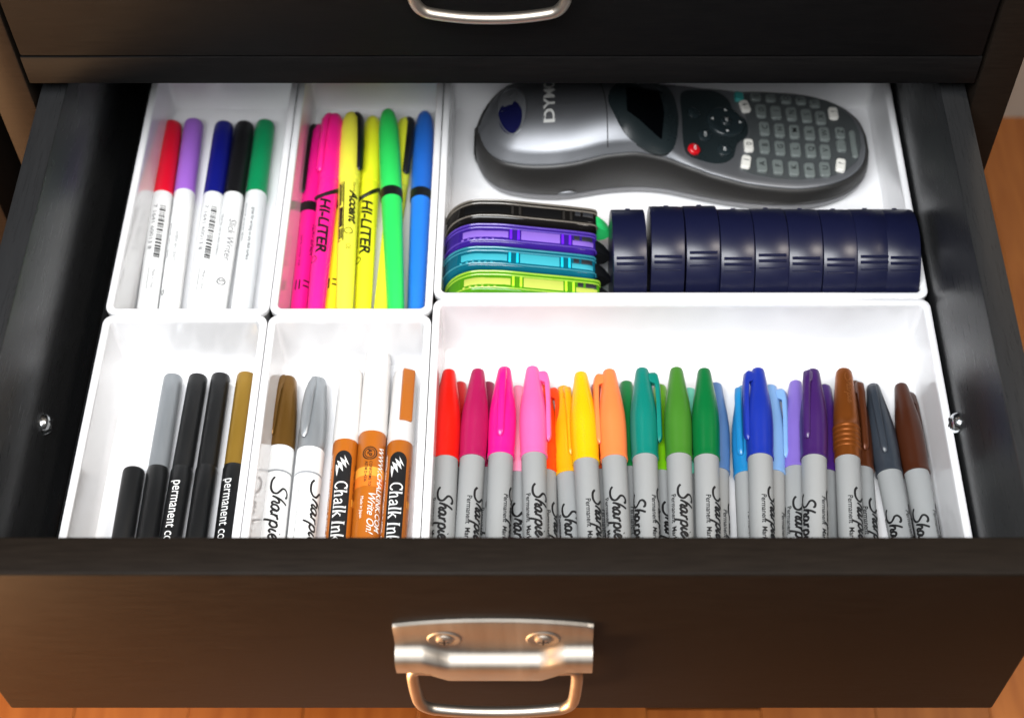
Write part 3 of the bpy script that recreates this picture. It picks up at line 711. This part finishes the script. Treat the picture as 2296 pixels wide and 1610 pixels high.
# --- highlighters (back middle bin)
def highlighter(label, color, tip, yaw, z, L, kind, roll=0, clip=None, clipcol=None, capc=None, printed=None, ztip=None):
    t = place("highlighter", label, "highlighter", tip, yaw, z+0.3, L, "highlighters in the back bin", ztip); t.scale = (1.06, 1, 1.06)
    mt = plastic("hl_"+color[1:], color, 0.35, 0, 0.04, 0.02); mc = plastic("hl_"+capc[1:], capc, 0.35, 0, 0.04, 0.02) if capc else mt
    cap = 57 if kind == 'ring' else 48; yc = L-cap; r = 5.0
    b = Mesh(); b.lathe([(0, 2.6), (0.6, 3.3), (2, 3.7), (yc-30, 4.6), (yc-6, 4.95), (yc-1, 5.0), (yc+4, 4.4)], 36); link("barrel", b.data("highlighter_barrel", mt), t)
    c = Mesh()
    rr = [(0, 4.6), (0.1, 5.1), (2, 5.2), (cap*0.45, 5.25), (cap*0.72, 4.95), (cap*0.88, 4.2), (cap*0.95, 3.3), (cap*0.985, 2.2), (cap, 0.3)]
    c.lathe([(yc+u, q) for u, q in rr], 36); co = link("cap", c.data("highlighter_cap", mc), t)
    if kind == 'ring':
        g = Mesh(); g.lathe([(yc-6.0, 4.9), (yc-5.8, 5.3), (yc-0.4, 5.4), (yc, 5.0)], 36); link("grip_ring", g.data("grip_ring", BLACK_PEN), t)
    elif kind == 'arc':                                  # a slanted black band round the barrel
        g = Mesh(); path = [(5.0*math.sin(R(a)), yc-7.5-5.0*math.cos(R(a+60)), 5.0*math.cos(R(a))) for a in range(0, 361, 12)]
        g.tube(path, 1.15, 8); go = link("grip_ring", g.data("slanted_ring", BLACK_PEN), t); go.rotation_euler = (0, R(roll), 0)
    if clip is not None:
        k = Mesh(); rings = []
        for u, lo, hi, w in ((cap*0.10, 5.7, 6.4, 0.8), (cap*0.13, 5.5, 7.0, 1.7), (cap*0.5, 5.6, 7.3, 2.0), (cap*0.86, 5.0, 6.8, 1.8), (cap*0.93, 3.2, 5.6, 1.5), (cap*0.96, 2.6, 4.4, 1.2)):
            rings.append([(-w, yc+u, lo), (w, yc+u, lo), (w, yc+u, hi-0.5), (w-0.5, yc+u, hi), (-w+0.5, yc+u, hi), (-w, yc+u, hi-0.5)])
        k.loft(rings); ko = link("clip", k.data("highlighter_clip", BLACK_PEN if clipcol == 'black' else mc, 50), co); ko.rotation_euler = (0, R(clip), 0)
    if printed:
        p = Mesh(); rf = lambda y: 4.6+min(1, max(0, (y-(yc-30))/24))*0.36 if y > yc-30 else 3.7+(y-2)/(yc-32)*0.9
        if printed == 'hiliter':
            wrap(p, move(text_faces("HI-LITER", 7.2, 0.25, 0.28, condense=1.28), 13.5, -2.4), 0, yc, rfun=rf); wrap(p, move(text_faces("fluorescent  desk style", 1.6), 30, -1), 0, yc, roll=R(-46), rfun=rf)
            a = [(52+1.8*math.cos(R(q)), -1.2+1.8*math.sin(R(q))) for q in range(0, 361, 20)]; wrap(p, stroke_faces([a], 0.5, 2), 0, yc, roll=R(-30), rfun=rf)
        elif printed == 'accent':
            wrap(p, move(text_faces("Accent", 6.4, 0.25, 0.28, condense=1.1), 10, -0.6), 0, yc, roll=R(14), rfun=rf); wrap(p, move(text_faces("Sharpie", 2.2), 4, 0), 0, yc, roll=R(24), rfun=rf)
            wrap(p, merge(rect(4, -1.7, 42, -1.1), rect(4, 1.1, 42, 1.7), rect(4, -1.1, 4.3, 1.1), rect(41.7, -1.1, 42, 1.1), rect(5, -0.9, 19, 0.1), rect(5, 0.4, 17, 0.9), rect(20.5, -0.9, 33, 0.9), rect(34, -0.9, 40.5, -0.1), rect(34, 0.2, 40.5, 0.9)), 0, yc, roll=R(-42), rfun=rf)
            a = [(36+1.9*math.cos(R(q)), 1.9*math.sin(R(q))) for q in range(0, 361, 20)]; wrap(p, stroke_faces([a], 0.5, 2), 0, yc, roll=R(8), rfun=rf); wrap(p, move(text_faces("CE", 3), 44, -1), 0, yc, roll=R(10), rfun=rf)
        else:
            wrap(p, move(text_faces("TEXT LINER", 3.8, 0.2, 0.05), 14, 0.6), 0, yc, roll=R(20), rfun=rf); wrap(p, move(text_faces("chisel tip - non toxic - bright", 1.7), 22, -1), 0, yc, roll=R(-22), rfun=rf)
            wrap(p, merge(rect(50, -1.6, 56, -0.9), rect(50, 0.2, 56, 0.9)), 0, yc, roll=R(-20), rfun=rf); wrap(p, merge(rect(50, -1.4, 51, 1.8), rect(53, -1.4, 54, 1.8)), 0, yc, roll=R(26), rfun=rf)
        po = link("lettering", p.data("highlighter_lettering", BLACK_INK), t); po.rotation_euler = (0, R(roll if kind != 'arc' else 0), 0)
    return t
highlighter("pink highlighter with a black clip, leftmost against the bin wall", "#f61a92", (-107.2, 146.5), 0.1, 8, 142.7, 'ring', 8, -42, 'black', printed='plain')
highlighter("pink highlighter with a pink clip lying on top", "#ff1f8e", (-97.9, 147.0), 0.3, 15.6, 142.6, 'arc', 30, -48, None, printed='hiliter')
highlighter("yellow highlighter lying low beside the pink ones", "#f2e22a", (-93.2, 147.3), 0.6, 8, 143.5, 'ring', 0, None, printed='plain')
highlighter("pale yellow highlighter printed with a dark band, lying on top", "#f3ec4a", (-89.4, 147.3), 2.6, 16.4, 143, 'plain', 6, 60, 'black', printed='accent')
highlighter("yellow highlighter with bold black lettering and a slanted ring", "#f0f02c", (-79.2, 152.0), 1.4, 8.4, 148, 'arc', 10, None, None, printed='hiliter')
highlighter("yellow highlighter lying crosswise beneath the green one", "#eef03a", (-61.6, 151.5), -2.2, 8, 147.5, 'plain', 0, 40, 'black')
highlighter("green highlighter with a black grip ring", "#2fd35e", (-70.2, 148.4), 5.0, 17.6, 144, 'ring', 0, None, printed=None)
highlighter("blue highlighter with a black grip ring against the bin wall", "#2a7fe6", (-51.6, 156.3), 0.6, 8, 152, 'ring', 0, None, capc="#2468c8")

# ------------------------------------------------------------------ navy round tape cases standing on edge
NAVY = plastic("navy_plastic", "#11142f", 0.35, var=0.08, bump=0.03, scale=500)
RC, WC = 25.2, 15.7
def case_data():
    m = Mesh(); h = WC/2
    m.lathe([(-h, 6), (-h, 21), (-h, 24.7), (-h+0.12, 25.05), (-h+0.4, RC), (h-0.4, RC), (h-0.12, 25.05), (h, 24.7), (h, 21), (h, 6)], 88, 'x'); return m.data("tape_case", NAVY, 30)
CASE = case_data()
m = Mesh()
for a in (124, 130):                 # two raised hinge lines facing the viewer
    c, s = math.cos(R(a)), math.sin(R(a)); p = []
    path = [(x, (RC-0.1)*c, (RC-0.1)*s) for x in (-WC/2+1.4, -2, 2, WC/2-1.4)]
    m.tube(path, 0.75, 8)
m.box(-WC/2+1.5, (RC-0.3)*math.cos(R(138))-0.5, (RC-0.3)*math.sin(R(138))-1, WC/2-1.5, (RC-0.3)*math.cos(R(138))+0.3, (RC-0.3)*math.sin(R(138))+0.6, 0.25)
CRIDGE = m.data("hinge_ridge", NAVY)
m = Mesh(); c, s = math.cos(R(42)), math.sin(R(42)); m.box(-0.9, (RC-0.6)*c, (RC-0.6)*s, 1.5, (RC+0.7)*c, (RC+0.7)*s, 0.35); m.box(-WC/2+1.6, (RC-0.5)*math.cos(R(36)), (RC-0.5)*math.sin(R(36)), WC/2-1.6, (RC+0.2)*math.cos(R(36)), (RC+0.2)*math.sin(R(36)), 0.2)
CNUB = m.data("latch", NAVY)
words = ["leftmost navy round tape case, apart from the others by a gap", "second navy round tape case from the left, pushed further back", "third navy round tape case from the left",
         "fourth navy round tape case from the left", "middle navy round tape case of nine", "fourth navy round tape case from the right",
         "third navy round tape case from the right", "second navy round tape case from the right", "rightmost navy round tape case against the bin wall"]
xc = [52.0, 70.0, 86.2, 102.2, 118.1, 134.0, 149.9, 165.5, 179.7-0.2]
for i, (x, w) in enumerate(zip(xc, words)):
    dy = (0, 2.0, 2.4, 0.2, 0.6, 0.2, 0.0, 0.3, 0.2)[i]
    t = thing("tape_case", w, "tape case", (x, 38.2+dy, 2.55+RC), (R((0, 2, -1.5, 1, -2, 0.5, 1.5, -1, 0)[i]), 0, R((0.8, -0.6, 0.4, 0, 0.5, -0.4, 0, 0.3, 0)[i])), "navy round tape cases in a row")
    link("shell", CASE, t); link("hinge", CRIDGE, t); link("latch", CNUB, t)

# ------------------------------------------------------------------ correction tapes standing on edge
def tape_outline(s=0.0):
    """side view: round reel end on the left, slim nose on the right"""
    P = []
    for a in range(250, 84, -11): P.append((-18.5+(18.2-s)*math.cos(R(a)), 20.6+(18.2-s)*math.sin(R(a))))
    P += [(-8, 38.4-s), (6, 36.2-s), (22, 33.8-s), (34, 31.6-s), (36.6-s, 30.2-s), (37-s, 28), (37-s, 14), (35-s, 11.4+s), (20, 8+s), (0, 4.4+s)]
    return P
def top_z(x):
    if x < -15: return 20.6+math.sqrt(max(0, 18.2**2-(x+18.5)**2))
    K = [(-15, 38.6), (-8, 38.4), (6, 36.2), (22, 33.8), (34, 31.6), (36.8, 30.2)]
    for (a, za), (b, zb) in zip(K, K[1:]):
        if a <= x <= b: return za+(zb-za)*(x-a)/(b-a)
    return 30
def correction_tape(label, shell, window, yc, xoff, tipmat, light, rib, zoff=0.0, strip=(-3.6, 1.4)):
    t = thing("correction_tape", label, "correction tape", (xoff, yc, 0.35+zoff), group="correction tapes standing on edge")
    m = Mesh(); m.prism(tape_outline(), -6.7, 6.7, 2.4); link("shell", m.data("tape_shell", shell, 40), t)
    m = Mesh(); m.lathe([(-5.2, 3), (-5.2, 14.6), (5.2, 14.6), (5.2, 3)], 32, 'y', c=(-18.5, 0, 20.6)); m.box(-6, -4.6, 12, 33, 4.6, 26, 0.8); link("mechanism", m.data("tape_mechanism", MECH), t)
    def band(xa, xb, y0, y1, h, mi=0):           # raised window strip that follows the top of the shell
        n = max(3, int((xb-xa)/2)); rings = []
        for k in range(n+1):
            x = xa+(xb-xa)*k/n; z = top_z(x)
            rings.append([(x, y0, z-1.2), (x, y1, z-1.2), (x, y1, z+h-0.15), (x, y1-0.3, z+h), (x, y0+0.3, z+h), (x, y0, z+h-0.15)])
        w.loft(rings, mi=mi)
    w = Mesh(); y0, y1 = strip
    band(-27, -5.2, y0+0.4, y1-0.6, 0.12); band(1.0, 19.6, y0, y1+0.6, 0.15); band(25.6, 35.6, y0, y1-2.2, 0.3)
    link("window", w.data("tape_window", window, 40), t)
    w = Mesh(); band(26.4, 29.0, y1-1.8, y1+0.8, 0.25); band(30.2, 35.2, y1-1.8, y1+0.8, 0.25); link("label_panel", w.data("tape_panel", MECH), t)
    rim = Mesh(); top = [p for p in tape_outline(-0.05) if p[1] > 21]
    for y, q in ((-5.0, 0.42), (y1+1.2, 0.42), (4.6, 0.5)): rim.tube(spline([(x, y, z) for x, z in top], 3), q, 8)
    link("rib", rim.data("tape_rib", rib), t)  # ribs coloured lighter to paint in their long highlights
    bars = Mesh()
    for x in (-3.9, -0.3, 20.9, 24.4):
        z = top_z(x); bars.box(x-0.65, y0-0.3, z-2, x+0.65, y1+0.5, z+0.75, 0.3)
    link("latch_bar", bars.data("latch_bars", light), t)  # on tinted tapes the bright colour stands in for glowing translucent clip edges
    g = Mesh()
    for k in range(6):
        x = -27+k*2.9; z = top_z(x); g.box(x-0.6, -5.0, z-2, x+0.6, -3.9, z+0.4, 0.2)
    link("grip", g.data("grip_ridges", window), t)
    n = Mesh(); rings = []
    for x, h, wd in ((36.0, 5.4, 3.6), (38.0, 5.4, 3.5), (41.0, 4.0, 2.9), (43.6, 1.4, 1.9), (44.4, 0.5, 1.5)):
        zc = 24.2-(x-36)*0.5
        rings.append([(x, -wd, zc-h), (x, wd, zc-h), (x, wd, zc+h*0.8), (x, wd*0.6, zc+h), (x, -wd*0.6, zc+h), (x, -wd, zc+h*0.8)])
    n.loft(rings); link("nose", n.data("tape_nose", tipmat, 30), t)
MECH = plastic("mechanism_dark", "#2a2c30", 0.35)
def gl(name, c): return plastic(name, c, 0.16, var=0.12, bump=0.02)
correction_tape("smoky black correction tape with a green nose, nearest the label maker", clear_plastic("smoke_clear", "#1c1a19", 0.35), gl("smoke_window", "#121213"), 62.2, 0.8, plastic("green_nose", "#30d070", 0.35), gl("smoke_bar", "#2a2826"), gl("smoke_rib", "#6a645c"), 1.2)
correction_tape("clear purple correction tape with a black nose", clear_plastic("purple_clear", "#4a2cae", 0.5), gl("purple_window", "#8464c4"), 47.9, 0.2, BLACK_PEN, gl("purple_bar", "#6a22e8"), gl("purple_rib", "#523a9c"))
correction_tape("clear teal correction tape with a black nose", clear_plastic("teal_clear", "#16809a", 0.5), gl("teal_window", "#3ea6b6"), 33.8, -0.2, BLACK_PEN, gl("teal_bar", "#1cc4e4"), gl("teal_rib", "#348090"))
correction_tape("clear lime green correction tape, nearest the bin front", clear_plastic("lime_clear", "#6cc422", 0.5), gl("lime_window", "#b8c458"), 19.7, 1.6, BLACK_PEN, gl("lime_bar", "#b8f038"), gl("lime_rib", "#8fb838"), -0.4)

# ------------------------------------------------------------------ label maker
SILVER = plastic("silver_shell", "#85878b", 0.46, 0.75, 0.03, 0.02)
CHAR = plastic("charcoal_shell", "#2b2a29", 0.42, 0.15, 0.05, 0.04)
UNDER = plastic("grey_under_shell", "#77777a", 0.35, 0.3, 0.04, 0.03)
NEAR = [(-24.4, 128), (-22.6, 118), (-18.4, 108.5), (-11, 101.6), (-2, 98.4), (8, 96.8), (19, 96.4), (31, 98), (43, 100.6), (58, 102.0), (72, 101), (86, 97.4), (97, 94.4), (110, 91.6), (124, 89.8), (140, 89.4), (153, 91.2), (164, 95.4), (172.6, 101.6), (178.6, 110), (181, 120)]
AXY = 126.0
def outline():
    near = spline(NEAR, 3); far = [(x, 2*AXY-y-1.5+6.5*max(0, min(1, (115-x)/35))*min(1, max(0, (x+24.4)/14))) for x, y in near[::-1]]
    far = [(x, min(y, 162.6)) for x, y in far]
    return near+far
OUT = outline()
def zedge(x):
    K = [(-30, 27), (0, 28.5), (25, 30.5), (45, 33), (58, 33.4), (72, 31), (86, 27.4), (98, 24.6), (117, 21.6), (140, 19.6), (190, 18.6)]
    for (a, za), (b, zb) in zip(K, K[1:]):
        if a <= x <= b:
            q = (x-a)/(b-a); q = q*q*(3-2*q)*0.5+q*0.5; return za+(zb-za)*q
    return K[-1][1]
def dome(x): return 15.0 if x < 48 else 15.0-13.8*(lambda q: q*q*(3-2*q))(min(1, (x-48)/46))
def inset(p, d):
    """pull an outline point towards the spine of the body by d mm"""
    x, y = p; sx = min(max(x, 10), 146); v = Vector((sx-x, AXY-0.7-y)); l = v.length
    return (x+v.x/l*min(d, l), y+v.y/l*min(d, l)), min(1, d/l)
def ztop(x, y):
    """height of the silver face at x,y"""
    sx = min(max(x, 10), 146); ln = math.hypot(x-sx, y-AXY+0.7)
    # distance of the outline from the spine in this direction
    best = min(OUT, key=lambda q: (math.atan2(q[1]-AXY+0.7, q[0]-sx)-math.atan2(y-AXY+0.7, x-sx))**2 if abs(x-sx) > 0.1 else abs(q[0]-x)+(0 if (q[1] < AXY) == (y < AXY) else 500))
    full = math.hypot(best[0]-sx, best[1]-AXY+0.7); k = max(0, min(1, 1-ln/full))
    return zedge(x)+dome(x)*(1-(1-k)**2)
lm = thing("label_maker", "grey and silver handheld label maker with a keypad lying on its back", "label maker", (0, 0, 2.5))
def lpart(name, mesh, mats, parent=None, ang=38):
    o = link(name, mesh.data(name, mats, ang), parent or lm); o.location = (0, 0, -2.5*S) if parent is None else (0, 0, 0); return o
m = Mesh()
def oring(d, zf, src=OUT):
    out = []
    for p in src:
        (x, y), k = inset(p, d); out.append((x, y, zf(p[0], p[1])))
    return out
m.loft([oring(7, lambda x, y: 2.55), oring(3.0, lambda x, y: 3.2), oring(1.2, lambda x, y: 5.4), oring(0.4, lambda x, y: 8.2), oring(0.2, lambda x, y: 9.0), oring(2.2, lambda x, y: 9.2)], cap1=False)
lpart("bottom_shell", m, UNDER)
m = Mesh()
m.loft([oring(2.4, lambda x, y: 8.8), oring(0.6, lambda x, y: 9.4), oring(0.0, lambda x, y: 12), oring(0.1, lambda x, y: zedge(x)*0.62), oring(0.6, lambda x, y: zedge(x)-2.2), oring(1.3, lambda x, y: zedge(x)-0.6), oring(2.2, lambda x, y: zedge(x)-0.05), oring(3.2, lambda x, y: zedge(x)-0.5), oring(5, lambda x, y: zedge(x)-1.2)], cap0=False, cap1=False)
lpart("side_shell", m, CHAR)
m = Mesh(); rings = [oring(2.7, lambda x, y: zedge(x)-0.9), oring(2.75, lambda x, y: zedge(x)+0.35), oring(3.3, lambda x, y: zedge(x)+0.75)]
for k in range(2, 13):
    f = k/12.0; ring = []
    for p in OUT:
        sx = min(max(p[0], 10), 146); ff = max(f, 0.125)
        x = p[0]+(sx-p[0])*ff; y = p[1]+(AXY-0.7-p[1])*ff
        ring.append((x, y, zedge(x)+0.75+dome(x)*(1-(1-ff)**2)))
    rings.append(ring)
m.loft(rings, cap0=False, cap1=False)
lpart("top_shell", m, SILVER, ang=60)
# seam across the head
m = Mesh(); pts = []
for k in range(0, 21):
    y = 104+k*2.15; x = 44+3.0*math.sin(R((y-104)*4))*0.4-0.10*(y-104)
    pts.append((x, y, ztop(x, y)+0.72))
m.tube(pts, 0.28, 6); lpart("seam", m, plastic("seam_grey", "#2a2a2c", 0.5))
def patch(name, pts, thick, mat, lift=0.75, cell=2.2, ang=40):
    """sheet of its own thickness that follows the curved face"""
    bm = bmesh.new(); f = bm.faces.new([bm.verts.new((x, y, 0)) for x, y in pts])
    for ax in (0, 1):
        lo = min(p[ax] for p in pts); hi = max(p[ax] for p in pts); t = lo+cell
        while t < hi:
            n = [0, 0, 0]; n[ax] = 1; c = [0, 0, 0]; c[ax] = t
            bmesh.ops.bisect_plane(bm, geom=bm.verts[:]+bm.edges[:]+bm.faces[:], plane_co=c, plane_no=n); t += cell
    for v in bm.verts: v.co.z = ztop(v.co.x, v.co.y)+lift+thick
    ex = bmesh.ops.extrude_face_region(bm, geom=bm.faces[:])
    for e in ex['geom']:
        if isinstance(e, bmesh.types.BMVert): e.co.z -= thick+1.0
    bm.verts.index_update(); m = Mesh(); m.add([v.co[:] for v in bm.verts], [[v.index for v in f.verts] for f in bm.faces]); bm.free()
    return lpart(name, m, mat, ang=ang)
def rounded(pts, r, n=4):
    out = []; N = len(pts)
    for i in range(N):
        p = Vector(pts[i]); a = (Vector(pts[i-1])-p).normalized(); b = (Vector(pts[(i+1) % N])-p).normalized()
        p0 = p+a*r; p1 = p+b*r
        for k in range(n+1):
            t = k/n; q = p0*(1-t)**2+p*2*t*(1-t)+p1*t*t; out.append((q.x, q.y))
    return out
DGREY = plastic("key_field_dark", "#20282a", 0.28, var=0.05, bump=0.02)
KFIELD = plastic("key_field_grey", "#4c5051", 0.38, 0.2, 0.05, 0.03)
SCREEN = plastic("screen_glass", "#050608", 0.10, var=0.02, bump=0)
fr = [(44.4, 127), (45.2, 121.5), (52, 109.6), (63, 104.2), (73.5, 103.4), (78.5, 110), (80.8, 126), (80.6, 134), (78.5, 146), (73.5, 151), (63, 150), (52, 144), (45.2, 132)]
def closed(pts, sub=3):
    q = pts[-2:]+pts+pts[:3]; return spline(q, sub)[2*sub:-3*sub+0][:len(pts)*sub]
fo = patch("display_frame", closed(fr), 0.35, DGREY)
sc = [(53.6, 119), (71.4, 109.6), (73.2, 126), (71.4, 143), (53.6, 136)]
so = patch("screen", rounded(sc, 0.8), 0.25, SCREEN, lift=1.0)
kf = [(112.5, 101), (118, 98.6), (130, 97), (142, 97), (156, 98.8), (166, 103.4), (173, 111), (176, 121), (176, 131), (173, 142), (166, 150), (156, 155), (142, 157), (130, 157), (118, 155.5), (112.5, 153), (117, 140), (118.6, 128), (117, 116)]
ko = patch("key_field", rounded(kf, 1.5), 0.25, KFIELD)
pd = [(82.8, 128), (82.6, 115), (84.4, 106), (92.4, 104.0), (102, 103.8), (108.6, 109), (111, 118), (116.4, 124), (117.8, 130), (116.4, 137), (111, 142), (108.6, 150), (102, 155), (92.4, 154), (84.4, 150), (82.6, 141)]
po = patch("menu_field", closed(pd), 0.3, DGREY, lift=0.8)
KEY = plastic("key_grey", "#6c7371", 0.32, 0.0, 0.05, 0.02)
KEYW = plastic("key_white", "#e4e2da", 0.35, 0.0, 0.03, 0.02)
KEYT = plastic("key_teal", "#3c9c98", 0.35, 0.0, 0.03, 0.02)
KEYR = plastic("key_red", "#c8101c", 0.25, 0.0, 0.03, 0.02)
KEYD = plastic("key_dark", "#222b2e", 0.22, 0.0, 0.05, 0.02)
def key_mesh(letter, wx, wy, h, mat, inkm, size=4.2):
    m = Mesh(); rings = []
    for ins, z in ((0, -0.4), (0.0, h*0.6), (0.25, h*0.9), (0.7, h), (1.6, h-0.06)):
        rings.append([(x, y, z) for x, y in rrect(-wx/2+ins, wx/2-ins, -wy/2+ins, wy/2-ins, max(0.3, 1.6-ins))])
    m.loft(rings, cap0=False)
    if letter:
        fc = text_faces(letter, size, bold=0.03); w = width(fc)
        # the maker lies with its head to the left, so its text runs away from the viewer
        decal(m, fc, lambda s, t: (-(t-size*0.33), s-w/2+0.4, h+0.05), 1)
    return m.data("label_key", [mat, inkm], 50)
def put_key(name, me, x, y, dz=0.0):
    o = link(name, me, lm)
    e = 1.5; gx = (ztop(x+e, y)-ztop(x-e, y))/(2*e); gy = (ztop(x, y+e)-ztop(x, y-e))/(2*e)
    o.location = (x*S, y*S, (ztop(x, y)+0.98+dz-2.5)*S); o.rotation_euler = (math.atan(gy), -math.atan(gx), 0); return o
rows = [[(122.8, 104.6), (131.0, 104.0), (139.1, 103.6), (147.1, 102.6), (155.0, 103.4)], [(125.2, 117.2), (133.2, 116.8), (141.2, 116.2), (149.0, 115.8), (156.4, 115.2)],
        [(126.2, 129.6), (134.1, 129.2), (141.8, 128.6), (149.6, 127.8), (157.2, 127.2)], [(125.4, 142.4), (133.4, 142), (141.5, 141.4), (149.3, 140.2), (156.6, 139.0)], [(123.4, 152.6), (131.6, 152.6), (139.6, 152.2), (147.4, 151.4), (154.6, 149.6)]]
letters = "AFKPUBGLQVCHMRWDINSXEJOTY"
for i, rw in enumerate(rows):
    for j, (x, y) in enumerate(rw):
        put_key("letter_key", key_mesh(letters[i*5+j], 5.5, 9.4 if i < 4 else 5.6, 1.5, KEY, BLACK_INK), x, y)
for x, y, l in ((165.6, 128.6, "Z"), (165.2, 119.6, ".")):
    put_key("letter_key", key_mesh(l, 5.0, 8.0, 1.4, KEY, BLACK_INK), x, y)
put_key("space_key", key_mesh("", 3.0, 19, 1.2, KEY, BLACK_INK), 171.8, 121.5)
for x, y, l in ((117.0, 117.2, "0"), (114.7, 106.0, "1"), (163.4, 106.4, "?"), (117.2, 145.2, "9"), (163.6, 142.6, "!")):
    o = put_key("number_key", key_mesh(l, 4.9, 8.4, 1.7, KEYW, BLACK_INK), x, y); o.rotation_euler[2] = R(-10 if l in "1?" else (12 if l in "9" else 0))
put_key("shift_key", key_mesh("", 4.9, 6.4, 1.7, KEYT, BLACK_INK), 114.6, 152.4)
def round_key(name, x, y, r, h, mat, word):
    m = Mesh(); m.lathe([(-0.4, r), (h*0.55, r), (h*0.85, r-0.5), (h, r-1.5), (h+0.06, 0.2)], 32, 'z')
    if word:
        fc = text_faces(word, 1.9, bold=0.03); w = width(fc); decal(m, fc, lambda s, t: (-(t-0.6), s-w/2, h+0.12), 1)
    put_key(name, m.data(name, [mat, WHITE_INK], 50), x, y, 0.15)
round_key("power_button", 88.0, 109.6, 3.3, 1.9, KEYR, "ON")
round_key("cancel_button", 94.4, 121.2, 3.9, 1.2, KEYD, "CLR")
round_key("enter_button", 104.0, 112.6, 3.9, 1.2, KEYD, "OK")
round_key("menu_button", 89.6, 135.6, 3.6, 1.2, KEYD, "")
m = Mesh(); m.lathe([(-0.4, 10.2), (0.9, 10.2), (1.5, 9.6), (1.7, 8.4), (1.2, 5.4), (1.0, 0.2)], 44, 'z')
for a in (0, 90, 180, 270):
    c, s = math.cos(R(a)), math.sin(R(a)); q = [(7.6*c-0.9*s*k-(abs(k)*1.5-0.8)*c, 7.6*s+0.9*c*k-(abs(k)*1.5-0.8)*s, 1.72) for k in (-1, 0, 1)]
    m.add(q, [[0, 1, 2]], 1, False)
put_key("navigation_ring", m.data("navigation_ring", [KEYD, WHITE_INK], 50), 106.0, 132.2, 0.1)
round_key("centre_button", 106.0, 132.2, 3.2, 2.2, KEYD, "OK")
# brand word on the head, running away from the viewer
m = Mesh(); fc = text_faces("DYMO", 8.6, bold=0.22, condense=1.02)
def head_pt(s, t):
    x, y = 17.4-t*0.98, 114.4+s*1.45; return (x, y, ztop(x, y)+0.83)
fcs = text_faces("DYMO", 8.0, bold=0.20)
decal(m, fcs, head_pt); lpart("brand_lettering", m, plastic("print_silver", "#d8d8d4", 0.4))
# oval tape window in the head
ov = [(-4.2+7.4*math.cos(R(a))*(1.0)-1.5*math.sin(R(a)), 128+16.5*math.sin(R(a))) for a in range(0, 360, 12)]
wo = patch("tape_window", ov, 0.2, plastic("window_well", "#8d8f93", 0.25, 0.5, 0.03, 0))
iv = [(-5.0+6.0*math.cos(R(a))-1.2*math.sin(R(a)), 122.4+10.6*math.sin(R(a))-(3.2 if 60 < a < 120 else 0)) for a in range(0, 360, 12)]
patch("tape_cassette", iv, 0.2, plastic("cassette_navy", "#14163e", 0.12, var=0.1, bump=0), lift=0.95)
m = Mesh(); m.tube([(x, y, ztop(x, y)+0.85) for x, y in ov+ov[:2]], 0.45, 8); lpart("window_rim", m, SILVER)
m = Mesh(); m.lathe([(-1.0, 4.4), (0.2, 4.3), (0.8, 3.4), (1.0, 0.2)], 28, 'z')
o = lpart("release_button", m, SILVER); o.location = (24*S, 96.8*S, (10.5-2.5)*S); o.rotation_euler = (R(80), 0, R(4)); o.scale = (1.1, 0.4, 0.7)
